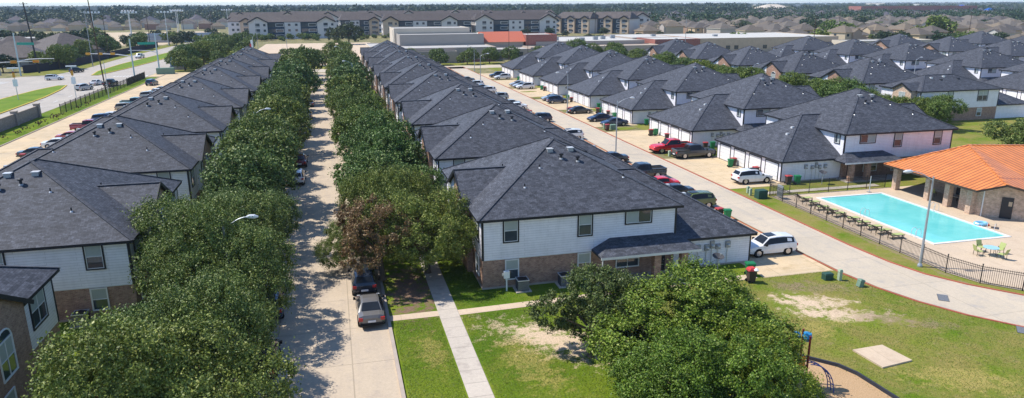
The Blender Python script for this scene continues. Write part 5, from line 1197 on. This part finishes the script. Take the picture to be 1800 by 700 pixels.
r5 = empty('shed_building', (0, 0, 0), 0, 'pale flat-roofed outbuilding right of the school', 'building'); flat(r5, 214, 264, 256, 276, 4.6, 'wall_tan_pale', 'roof_white'); wins(r5, 'S', 264, (230, 233), 2.0, 1.2, 1.0)
r6 = empty('school_building', (-540, 1450, 0), R(12), 'cream institutional building before the woods at the far left', 'building'); flat(r6, 0, 0, 135, 40, 19, 'wall_tan_pale', 'roof_white'); wins(r6, 'S', 0, range(6, 130, 12), 10, 5, 5, 'wall_grey'); wins(r6, 'S', 0, range(6, 130, 12), 2, 5, 4, 'wall_grey')
r7 = empty('long_brick_building', (790, 960, 0), R(-18), 'long low red brick building right of the tan houses', 'building'); flat(r7, 0, 0, 170, 50, 14, 'brick_red', 'roof_white'); wins(r7, 'S', 0, range(8, 184, 16), 3, 9, 4, 'wall_tan_pale')
r8 = empty('canopy_tent', (955, 950, 0), 0, 'bright blue canopy roof among the far trees', 'canopy')
b = MB(); b.add([(0, 0, 6), (44, -6, 6), (46, 22, 6), (2, 28, 6), (22, 11, 16)], [(0, 1, 4), (1, 2, 4), (2, 3, 4), (3, 0, 4)], 'canopy_blue'); b.obj('canopy_top', r8)
for (x, y) in ((1, 1), (43, -5), (45, 21), (3, 27)): b = MB(); b.tube([(x, y, 0), (x, y, 6.1)], .4, 'metal_grey', 6); b.obj('post', r8)
r8 = empty('canopy_tent', (1015, 950, 0), 0, 'smaller blue canopy right of the bright blue canopy', 'canopy')
b = MB(); b.add([(0, 0, 5), (22, -3, 5), (23, 11, 5), (1, 14, 5), (11, 6, 11)], [(0, 1, 4), (1, 2, 4), (2, 3, 4), (3, 0, 4)], 'canopy_blue'); b.obj('canopy_top', r8); b = MB(); b.tube([(11, 6, 0), (11, 6, 11)], .4, 'metal_grey', 6); b.obj('post', r8)
for i, (x, y, w, d, h, l) in enumerate(((1430, 2250, 160, 60, 13, 'pale warehouse on the skyline, leftmost of the far sheds'), (1010, 1620, 190, 50, 12, 'pale long office block left of the far white warehouses'), (1750, 2020, 280, 120, 16, 'long white warehouse near the skyline'), (1620, 1720, 240, 90, 14, 'white warehouse in front of the long one'),
    (2300, 1900, 420, 100, 18, 'far white warehouse at the right skyline'), (820, 1450, 120, 40, 13, 'grey block behind the dark roofs right of the apartments'), (1560, 1330, 90, 40, 10, 'white shed at the right behind the trees'), (1900, 1560, 120, 50, 12, 'white shed at the far right edge'),
    (-330, 1500, 60, 30, 9, 'small white-roofed shed over the left houses'), (-250, 1330, 70, 30, 9, 'white-roofed shed left of the apartments'), (-190, 1120, 40, 20, 9, 'white-roofed shed nearer the apartments'))):
    r9 = empty('warehouse', (x, y, 0), R(-12), l, 'warehouse', 'far sheds and warehouses'); flat(r9, 0, 0, w, d, h, 'roof_white', 'roof_white')
r9 = empty('pavilion_building', (820, 1270, 0), 0, 'pale hip-roofed hall behind the dark roofs', 'building'); b = MB(); b.box(0, 0, 0, 70, 40, 9, 'wall_tan_pale'); b.obj('wall', r9); b = MB(); b.add([(-3, -3, 9), (73, -3, 9), (73, 43, 9), (-3, 43, 9), (25, 20, 17), (45, 20, 17)], [(0, 1, 5, 4), (1, 2, 5), (2, 3, 4, 5), (3, 0, 4)], 'wall_tan_pale'); b.obj('roof', r9)

# apartments: three storeys, alternating bays
def apartment(x, y, L, rz, label, pattern='GNWNG', D=17, H=10.4):
    root = empty('apartment_block', (x, y, 0), rz, label, 'apartment building', 'three-storey apartment blocks')
    n = len(pattern); ws = {'G': 1.25, 'W': 1.1, 'N': 1.15, 'T': 1.2}; tot = sum(ws[c] for c in pattern); u = 0
    b = MB(); b.box(0, 1.2, 0, L, D - 1, H - .3, 'wall_apart'); b.obj('core_wall', root)
    roof = MB(); hz = D / 2 * .52
    roof.add([(-.8, .3, H), (L + .8, .3, H), (L + .8, D + .3, H), (-.8, D + .3, H), (-.8 + 3, D / 2, H + hz), (L + .8 - 3, D / 2, H + hz)], [(0, 1, 5, 4), (1, 2, 5), (2, 3, 4, 5), (3, 0, 4)], 'shingle_brown')
    roof.box(-.8, .3, H - .3, L + .8, D + .3, H - .003, 'trim_black')
    for k, c in enumerate(pattern):
        w = L * ws[c] / tot; a, e = u, u + w; u = e
        m = {'G': 'wall_apart', 'W': 'wall_apart', 'N': 'navy', 'T': 'wall_stone'}[c]; y0 = {'G': -.6, 'W': .2, 'N': .9, 'T': -.6}[c]
        b = MB(); b.box(a + .02, y0, 0, e - .02, 1.19, H - .31, m)
        if c in 'GT':
            mid = (a + e) / 2; gz = (w / 2 + .5) * .52
            b.add([(a + .02, y0, H - .31), (e - .02, y0, H - .31), (mid, y0, H + gz - .35)], [(0, 1, 2)], m)
            roof.add([(a - .5, y0 - .8, H - .15), (mid, y0 - .8, H + gz), (mid, gz / .52 + .3, H + gz), (a - .5, .35, H - .1)], [(0, 1, 2, 3)], 'shingle_brown')
            roof.add([(e + .5, y0 - .8, H - .15), (mid, y0 - .8, H + gz), (mid, gz / .52 + .3, H + gz), (e + .5, .35, H - .1)], [(3, 2, 1, 0)], 'shingle_brown')
            roof.beam((a - .5, y0 - .8, H - .25), (mid, y0 - .8, H + gz - .1), .3, .7, 'trim_black'); roof.beam((mid, y0 - .8, H + gz - .1), (e + .5, y0 - .8, H - .25), .3, .7, 'trim_black')
        b.obj('bay_wall', root)
        for f in range(3):
            z = .5 + f * 3.35
            if c == 'N':
                b = MB(); b.box(a + .5, y0 - .05, z, e - w * .45, y0 - .003, z + 2.4, 'glass_dark'); b.box(e - w * .52, y0 - .07, z + .3, e - .4, y0 - .003, z + 2.2, 'metal_light'); b.box(e - w * .52 + .25, y0 - .09, z + .5, e - .65, y0 - .071, z + 2.0, 'glass_dark'); b.obj('balcony', root)
            elif c in 'GT':
                b = MB(); b.box((a + e) / 2 - 1.6, y0 - .05, z, (a + e) / 2 + 1.0, y0 - .003, z + 2.4, 'glass_dark'); b.box((a + e) / 2 - 1.6, y0 - .12, z, (a + e) / 2 + 1.0, y0 - .051, z + .9, 'metal_box'); b.obj('balcony', root)
                b = MB(); b.box(e - 2.4, y0 - .05, z + .7, e - 1.0, y0 - .003, z + 2.1, 'glass_dark'); b.obj('window', root)
            else:
                for q in (.22, .66): b = MB(); b.box(a + w * q, y0 - .05, z + .7, a + w * q + 1.5, y0 - .003, z + 2.1, 'glass_dark'); b.obj('window', root)
    if 'D' and True:
        for f in range(3):
            for q in (4, 8, 12): b = MB(); b.box(-.06, q, .9 + f * 3.35, -.003, q + 1.4, 2.5 + f * 3.35, 'glass_dark'); b.obj('window', root)
    roof.obj('roof', root)
apartment(-48, 478, 52, R(2), 'apartment block with white gables and navy bays, left of the tall bush', 'GNWNG')
apartment(-62, 500, 14, R(2), 'narrow apartment end showing left of the first gabled block', 'WT')
apartment(8, 512, 26, R(4), 'apartment block with a brown stone gable behind the tall bush', 'NWNT')
apartment(34, 478, 58, R(0), 'apartment block rising behind the school gym, left of the centre', 'TNWNGN')
apartment(95, 478, 56, R(0), 'apartment block above the dark red brick school block', 'GNWNG')
apartment(70, 500, 34, R(0), 'apartment block between the two wide blocks behind the school', 'WNGT')
apartment(160, 512, 30, R(-52), 'apartment block seen end-on with pale stone base, left of two', 'TNTNT')
apartment(182, 500, 32, R(-48), 'apartment block seen end-on with pale stone base, right of two', 'TNTNT')
apartment(196, 502, 34, R(-4), 'plain grey apartment wing at the right end of the blocks', 'WWG')
for i, (x, y, L, rz) in enumerate(((-70, 560, 50, 3), (-8, 570, 48, -6), (50, 560, 55, 2), (116, 560, 40, -3), (-40, 620, 55, 0), (24, 630, 50, 4), (88, 620, 52, -4), (150, 600, 40, 0))):
    apartment(x, y, L, R(rz), 'brown-roofed apartment block in the rear lines, %s from the left' % (['third', 'fifth', 'seventh', 'ninth', 'fourth', 'sixth', 'eighth', 'tenth'][i]), 'GNG', 18, 10.8)

# ------------------------------------------------------------------ suburban houses
def sub_house(v):
    root = empty('suburban_house', cat='house'); r = random.Random(v)
    W_, D_, H_ = ((13, 13, 3.2), (12, 11, 5.6), (14, 12, 3.4), (11.5, 13, 5.8))[v]
    b = MB(); b.box(-W_ / 2, -D_ / 2, 0, W_ / 2, D_ / 2, H_, 'wall_suburb'); b.obj('wall', root)
    b = MB(); e = .5; s = .52; hw = min(W_, D_) / 2 + e; X, Y = W_ / 2 + e, D_ / 2 + e; zt = H_ + hw * s
    rx, ry = X - hw + .3, max(Y - hw, 0) + .3
    b.add([(-X, -Y, H_), (X, -Y, H_), (X, Y, H_), (-X, Y, H_), (-rx, -ry, zt), (rx, -ry, zt), (rx, ry, zt), (-rx, ry, zt)], [(0, 1, 5, 4), (1, 2, 6, 5), (2, 3, 7, 6), (3, 0, 4, 7), (4, 5, 6, 7)], 'roof_suburb')
    b.box(-X, -Y, H_ - .2, X, Y, H_ - .004, 'wall_suburb')
    gx = W_ * (.18 if v % 2 else -.2); gw = 3.4; gz = H_ + gw * s; yf = -Y - (2.0 if v < 2 else 1.0)
    b.add([(gx - gw, yf, H_), (gx, yf, gz), (gx, -Y + gw, gz), (gx - gw, -Y + .1, H_)], [(0, 1, 2, 3)], 'roof_suburb'); b.add([(gx + gw, yf, H_), (gx, yf, gz), (gx, -Y + gw, gz), (gx + gw, -Y + .1, H_)], [(3, 2, 1, 0)], 'roof_suburb'); b.obj('roof', root)
    b = MB(); b.add([(gx - gw + .4, yf + .3, 0), (gx + gw - .4, yf + .3, 0), (gx + gw - .4, yf + .3, H_), (gx, yf + .3, gz - .15), (gx - gw + .4, yf + .3, H_)], [(0, 1, 2, 3, 4)], 'wall_suburb'); b.box(gx - gw + .4, yf + .31, 0, gx + gw - .4, -D_ / 2, H_ - .01, 'wall_suburb'); b.obj('gable_wall', root)
    b = MB(); b.box(gx - 1.9, yf + .24, .05, gx + 1.9, yf + .299, 2.3, 'door_white'); b.obj('garage_door', root)
    for (x, z) in ((W_ * .32 * (1 if gx < 0 else -1), 1.0), (W_ * .32 * (1 if gx < 0 else -1), 3.7 if H_ > 4 else 1.0)):
        b = MB(); b.box(x - .8, -D_ / 2 - .05, z, x + .8, -D_ / 2 - .003, z + 1.3, 'glass_dark'); b.obj('window', root)
        if H_ < 4: break
    b = MB(); b.box(-W_ / 2 - .05, -1, H_ - 2.1, -W_ / 2 - .003, .6, H_ - .8, 'glass_dark'); b.obj('window', root)
    return proto(root)
subs = [sub_house(v) for v in range(4)]
def far_house(v):
    root = empty('suburban_house', cat='house'); W_, D_, H_ = ((14, 12, 3.2), (12, 12, 5.6))[v]
    b = MB(); b.box(-W_ / 2, -D_ / 2, 0, W_ / 2, D_ / 2, H_, 'wall_suburb'); b.obj('wall', root)
    b = MB(); X, Y = W_ / 2 + .5, D_ / 2 + .5; zt = H_ + Y * .55
    b.add([(-X, -Y, H_), (X, -Y, H_), (X, Y, H_), (-X, Y, H_), (-X + Y, 0, zt), (X - Y + .1, 0, zt)], [(0, 1, 5, 4), (1, 2, 5), (2, 3, 4, 5), (3, 0, 4)], 'roof_suburb'); b.obj('roof', root); return proto(root)
fars = [far_house(v) for v in range(2)]
cnt = 0; used = []
def clear(x, y, r):
    for (a, c) in used:
        if (a - x) ** 2 + (c - y) ** 2 < r * r: return False
    return True
rows = []
y = 352.0; k = 0
while y < 760:
    xs = []; x = max(.46 * y + 20, 232) if y < 440 else .455 * y
    while x < 1.12 * y + 20: xs.append(x); x += 15.5 + rnd.uniform(0, 4)
    rows.append((y, xs)); y += 22 if k % 2 == 0 else 30; k += 1
# nearer houses on the right, beyond the grey roofs
near = [(300, 262), (322, 268), (345, 250), (368, 262), (392, 254), (280, 300), (303, 292), (326, 296), (350, 285), (374, 292), (398, 284), (262, 330), (286, 326), (310, 322), (334, 318), (358, 322), (384, 316), (408, 312)]
for i, (x, y_) in enumerate(near):
    subs[i % 4].place((x, y_, 0), R(rnd.choice((0, 90, 180, -90)) + 12), 'tan house just beyond the grey roofs at right, %s from the camera' % ORD[i], 'suburban houses'); used.append((x, y_)); cnt += 1
for ri, (yy, xs) in enumerate(rows):
    for xi, x in enumerate(xs):
        if cnt >= 238: break
        xx, y_ = x + rnd.uniform(-1.5, 1.5), yy + rnd.uniform(-2, 2) + (x - 300) * .05
        if y_ < 345 and x < 240: continue
        P = (subs[rnd.randrange(4)] if y_ < 560 else fars[rnd.randrange(2)])
        P.place((xx, y_, 0), R((0 if ri % 2 else 180) + rnd.uniform(-8, 8) + (90 if rnd.random() < .2 else 0)), 'tan house, %s of the %s line beyond the school, counted from the left' % (ORL[xi], ORD[ri]), 'suburban houses'); cnt += 1
# left side: brown roofs behind the intersection, and the field of roofs far beyond
lh = [(-112, 300, 22, 20), (-128, 322, 24, 22), (-108, 338, 22, 20), (-140, 290, 22, 20), (-130, 352, 24, 20), (-118, 372, 24, 22)]
for i, (x, y_, w, d) in enumerate(lh):
    root = empty('brown_roofed_house', (x, y_, 0), R(15 + 20 * (i % 3)), 'brown-roofed house behind the dark fence at the left, %s from the camera' % ORD[i], 'house', 'brown-roofed houses behind the dark fence')
    b = MB(); b.box(-w / 2, -d / 2, 0, w / 2, d / 2, 3.2, 'wall_grey'); b.obj('wall', root); b = MB(); X, Y = w / 2 + .6, d / 2 + .6; zt = 3.2 + Y * .5
    b.add([(-X, -Y, 3.2), (X, -Y, 3.2), (X, Y, 3.2), (-X, Y, 3.2), (-X + Y, 0, zt), (X - Y + .2, 0, zt)], [(0, 1, 5, 4), (1, 2, 5), (2, 3, 4, 5), (3, 0, 4)], 'shingle_brown')
    b.box(-X, -Y, 3.0, X, Y, 3.195, 'trim_black'); b.obj('roof', root)
    for u in (-6, 0, 5): b = MB(); b.box(u, -d / 2 - .05, .9, u + 1.6, -d / 2 - .003, 2.3, 'glass_dark'); b.obj('window', root)
k = 0
for ri in range(3):
    yy = 700 + ri * 60
    for xi in range(19):
        x = -yy * .40 + xi * yy * .0205 + rnd.uniform(-4, 4)
        fars[rnd.randrange(2)].place((x, yy + rnd.uniform(-14, 14), 0), R(rnd.choice((0, 90)) + rnd.uniform(-12, 12)), 'far house left of the apartments, %s in the %s line' % (ORL[xi], ORD[ri]), 'far houses at the left', scale=.85)
r10 = empty('low_tan_building', (-190, 392, 0), R(5), 'low tan building with a flat roof at the left edge', 'building'); flat(r10, 0, 0, 62, 26, 5.5, 'wall_tan'); wins(r10, 'S', 0, range(6, 58, 7), 1.2, 3.6, 2.4); 
r11 = empty('sports_stand', (-112, 455, 0), R(4), 'grey bleachers and sheds beside the dry sports field', 'stand'); b = MB()
for k_ in range(4): b.box(0, k_ * 2.0, 0, 46, k_ * 2.0 + 2.0, 1.6 + k_ * .8, 'metal_box')
b.obj('tiers', r11); b = MB(); b.box(0, 9, 0, 46, 9.3, 5, 'metal_grey'); b.obj('back_screen', r11)
FL = [(-118, 420), (-97, 405), (-83, 398 + 20), (-92, 500), (-70, 560), (-104, 560), (-125, 520)]
for i, (x, y_) in enumerate(FL):
    root = empty('floodlight_mast', (x, y_, 0), 0, 'stadium floodlight mast over the dry field, %s from the camera' % ORD[i], 'floodlight', 'stadium floodlights')
    b = MB(); b.tube([(0, 0, 0), (0, 0, 17)], [.25, .14], 'metal_light', 8); b.obj('mast', root); b = MB(); b.beam((-3.6, 0, 17), (3.6, 0, 17), .15, .15, 'metal_light'); b.obj('crossbar', root)
    for q in range(5): b = MB(); b.box(-3.7 + q * 1.65, -.35, 17.1, -2.8 + q * 1.65, .25, 17.9, 'sign_white'); b.obj('floodlight', root)

# mid-distance trees
rt = random.Random(5); mt = []
def addm(n, fx, fy, s0, s1):
    for _ in range(n): mt.append((fx(), fy(), rt.uniform(s0, s1)))
SH = [(rt.uniform(-46, 60), rt.uniform(448, 470), rt.uniform(.4, .75)) for _ in range(34)]; SH.sort(key=lambda t: t[0] / t[1])
for i, (x, y_, s) in enumerate(SH): bushF[2].place((x, y_, -.8), i, 'bright green shrub in the hedge before the apartment blocks, %s from the left' % ORL[i], 'hedge shrubs before the apartments', scale=s)
addm(14, lambda: rt.uniform(84, 215), lambda: rt.uniform(345, 470), .5, .9)
addm(16, lambda: rt.uniform(-190, -110), lambda: rt.uniform(385, 440), .9, 1.4)
addm(14, lambda: rt.uniform(-110, -45), lambda: rt.uniform(395, 500), .8, 1.2)
mt += [(10, 402, 1.7), (3, 425, 1.3), (-100, 285, .8), (-104, 268, .9), (-112, 262, .7), (-118, 245 + 20, .8), (-80, 182, .55), (-91, 190, .7), (-99, 193, .9)]
mt.sort(key=lambda t: t[0] / t[1])
for i, (x, y_, s) in enumerate(mt):
    bushF[0 if i % 3 else (2 if i % 2 else 1)].place((x, y_, 0), i * 1.1, 'mid-distance tree around the school and main road, %s from the left' % ORL[i], 'mid-distance trees', scale=s)
ht = []
for i in range(96):
    yy = rt.uniform(232, 640); x = yy * rt.uniform(.60, 1.12)
    if yy < 300 and x < 262: x = rt.uniform(262, 330)
    ht.append((x, yy, rt.uniform(.6, 1.25) * (1.2 if yy > 400 else 1)))
ht += [(268, 345, 1.5), (262, 300, 1.1), (330, 340, 1.9), (345, 330, 1.4)]
ht = ht[:99]; ht.sort(key=lambda t: t[0] / t[1])
for i, (x, yy, s) in enumerate(ht):
    bushF[rt.randrange(3)].place((x, yy, 0), i, 'tree between the tan houses at the right, %s from the left' % ORL[i], 'trees between the suburban houses', scale=s)

# ------------------------------------------------------------------ distant mass of trees and roofs (stuff)
def woods(name, n, area, size, mat, seed, leaf, h=4.0):
    r = np.random.RandomState(seed); P = []; Nn = []
    dd = r.normal(size=(900, 3)); dd[:, 2] = np.abs(dd[:, 2]) * np.where(r.uniform(size=900) < .3, -.6, 1); dd /= np.linalg.norm(dd, axis=1)[:, None]; an = np.arctan2(dd[:, 1], dd[:, 0])
    base = dd * (r.uniform(.35, 1, 900) ** .4 * (1 + .16 * np.sin(3 * an + 2 * dd[:, 2]) + .12 * np.sin(5 * dd[:, 2] + 2 * an)))[:, None] * np.array([1, 1, .72]); bn = dd + np.array([0, 0, .3])
    for i in range(n):
        x, y = area(r)
        while 760 < x < 1100 and 860 < y < 1040 and (x - 790) * .35 + y > 880 and (x - 790) * .2 + y < 1110: x, y = area(r)
        s = size * r.uniform(.6, 1.4); k = r.permutation(len(base))[:140]
        P.append(base[k] * s + np.array([x, y, s * .75])); Nn.append(bn[k])
    P = np.concatenate(P); Nn = np.concatenate(Nn)
    o = bpy.data.objects.new(name, leaf_mesh(name, P, Nn, leaf, mat, seed, .8)); COL.objects.link(o); return tag(o, kind='stuff')
def a_far(y0, y1, lo, hi, p=1.0):
    def f(r):
        y = y0 * (y1 / y0) ** (r.uniform() ** p); return y * r.uniform(lo, hi), y
    return f
o = woods('distant_woods', 5200, a_far(1000, 5200, -.62, .62, .8), 9.5, 'leaf_far', 1, 3.1); tag(o, 'belt of dark woods along the horizon left of centre', 'woods')
o = woods('distant_woods', 1900, a_far(880, 1500, -.6, .43), 7.0, 'leaf_far', 4, 1.9); tag(o, 'tree belt just behind the far houses and apartments', 'woods')
o = woods('distant_woods', 2400, a_far(1100, 6500, .48, 1.35, .8), 8.0, 'leaf_far', 2, 2.8); tag(o, 'scattered woods toward the right horizon', 'woods')
o = woods('distant_woods', 1300, a_far(560, 1500, .42, 1.25), 6.0, 'leaf_dark', 3, 1.6); tag(o, 'dark trees mixed between the roofs right of the apartments', 'woods')
b = MB(); r_ = random.Random(9)
for i in range(1300):
    yy = 700 * (1500 / 700) ** (r_.random()); x = yy * (r_.uniform(.40, 1.25) if i % 3 else r_.uniform(-.42, .25))
    if x < .38 * yy and (yy < 860 or x > -.08 * yy and yy < 700): continue
    s = r_.uniform(6, 9); h = r_.choice((3, 5.4)); a = r_.uniform(0, 3.14); c_, s_ = math.cos(a), math.sin(a)
    q = [(x + c_ * u - s_ * v, yy + s_ * u + c_ * v) for u, v in ((-s, -s), (s, -s), (s, s), (-s, s))]
    b.add([(p[0], p[1], h) for p in q] + [(x, yy, h + s * .55)], [(0, 1, 4), (1, 2, 4), (2, 3, 4), (3, 0, 4)], 'roof_far_dark')
    b.add([(p[0], p[1], 0) for p in q] + [(p[0], p[1], h) for p in q], [(0, 1, 5, 4), (1, 2, 6, 5), (2, 3, 7, 6), (3, 0, 4, 7)], 'wall_tan_pale')
tag(b.obj('distant_houses'), 'mass of dark roofs beyond the tan houses', 'houses', kind='stuff')

for P in PROTOS: P.finish()

# ------------------------------------------------------------------ light, haze, sky, camera
az = Vector((-.90, .44, 0)).normalized(); elev = R(55)
sdir = Vector((az.x * math.cos(elev), az.y * math.cos(elev), math.sin(elev)))
sd = bpy.data.lights.new('sun', 'SUN'); sd.energy = 4.1; sd.angle = R(.5); sd.color = (1, .95, .87)
so = bpy.data.objects.new('sun', sd); COL.objects.link(so); so.rotation_euler = (-sdir).to_track_quat('-Z', 'Y').to_euler()
nt = W.node_tree; bg = nt.nodes['Background']; sky = nt.nodes.new('ShaderNodeTexSky'); sky.sky_type = 'NISHITA'; sky.sun_disc = False
sky.sun_elevation = elev; sky.sun_rotation = math.atan2(sdir.x, sdir.y); sky.air_density = 1.15; sky.dust_density = .25; sky.ozone_density = 2.5; sky.altitude = 1800
tint = nt.nodes.new('ShaderNodeMix'); tint.data_type = 'RGBA'; tint.blend_type = 'MULTIPLY'; tint.inputs[0].default_value = 1; tint.inputs[7].default_value = (.80, .88, .98, 1); nt.links.new(sky.outputs[0], tint.inputs[6]); nt.links.new(tint.outputs[2], bg.inputs['Color']); bg.inputs['Strength'].default_value = .15
m = bpy.data.materials.new('haze'); m.use_nodes = True; m.node_tree.nodes.clear()
out = m.node_tree.nodes.new('ShaderNodeOutputMaterial'); vol = m.node_tree.nodes.new('ShaderNodeVolumePrincipled')
vol.inputs['Color'].default_value = (.62, .79, 1.0, 1); vol.inputs['Density'].default_value = 0.00011; vol.inputs['Anisotropy'].default_value = 0
m.node_tree.links.new(vol.outputs[0], out.inputs['Volume']); MATS['haze'] = m
b = MB(); b.box(-9400, -200, -1.1, 9400, 9400, 40, 'haze'); tag(b.obj('haze'), kind='stuff')

cd = bpy.data.cameras.new('camera'); cam = bpy.data.objects.new('camera', cd); COL.objects.link(cam)
cd.sensor_width = 36; cd.lens = 36 * 1250 / 1800; cd.clip_end = 20000; cd.clip_start = .3
yaw, pitch, roll = R(14.0087), R(15.3868), R(.2578)
fw = Vector((math.sin(yaw) * math.cos(pitch), math.cos(yaw) * math.cos(pitch), -math.sin(pitch)))
r0 = Vector((math.cos(yaw), -math.sin(yaw), 0)); u0 = r0.cross(fw)
rr = r0 * math.cos(roll) - u0 * math.sin(roll); uu = rr.cross(fw)
Mx = Matrix((rr, uu, -fw)).transposed().to_4x4(); Mx.translation = Vector((0, 0, 21)); cam.matrix_world = Mx
scene.camera = cam
vs = scene.view_settings; vs.view_transform = 'Standard'; vs.look = 'None'; vs.exposure = .47; vs.gamma = 1; vs.use_curve_mapping = False
scene.render.engine = 'CYCLES'
scene.cycles.max_bounces = 6; scene.cycles.volume_bounces = 0; scene.cycles.transparent_max_bounces = 4
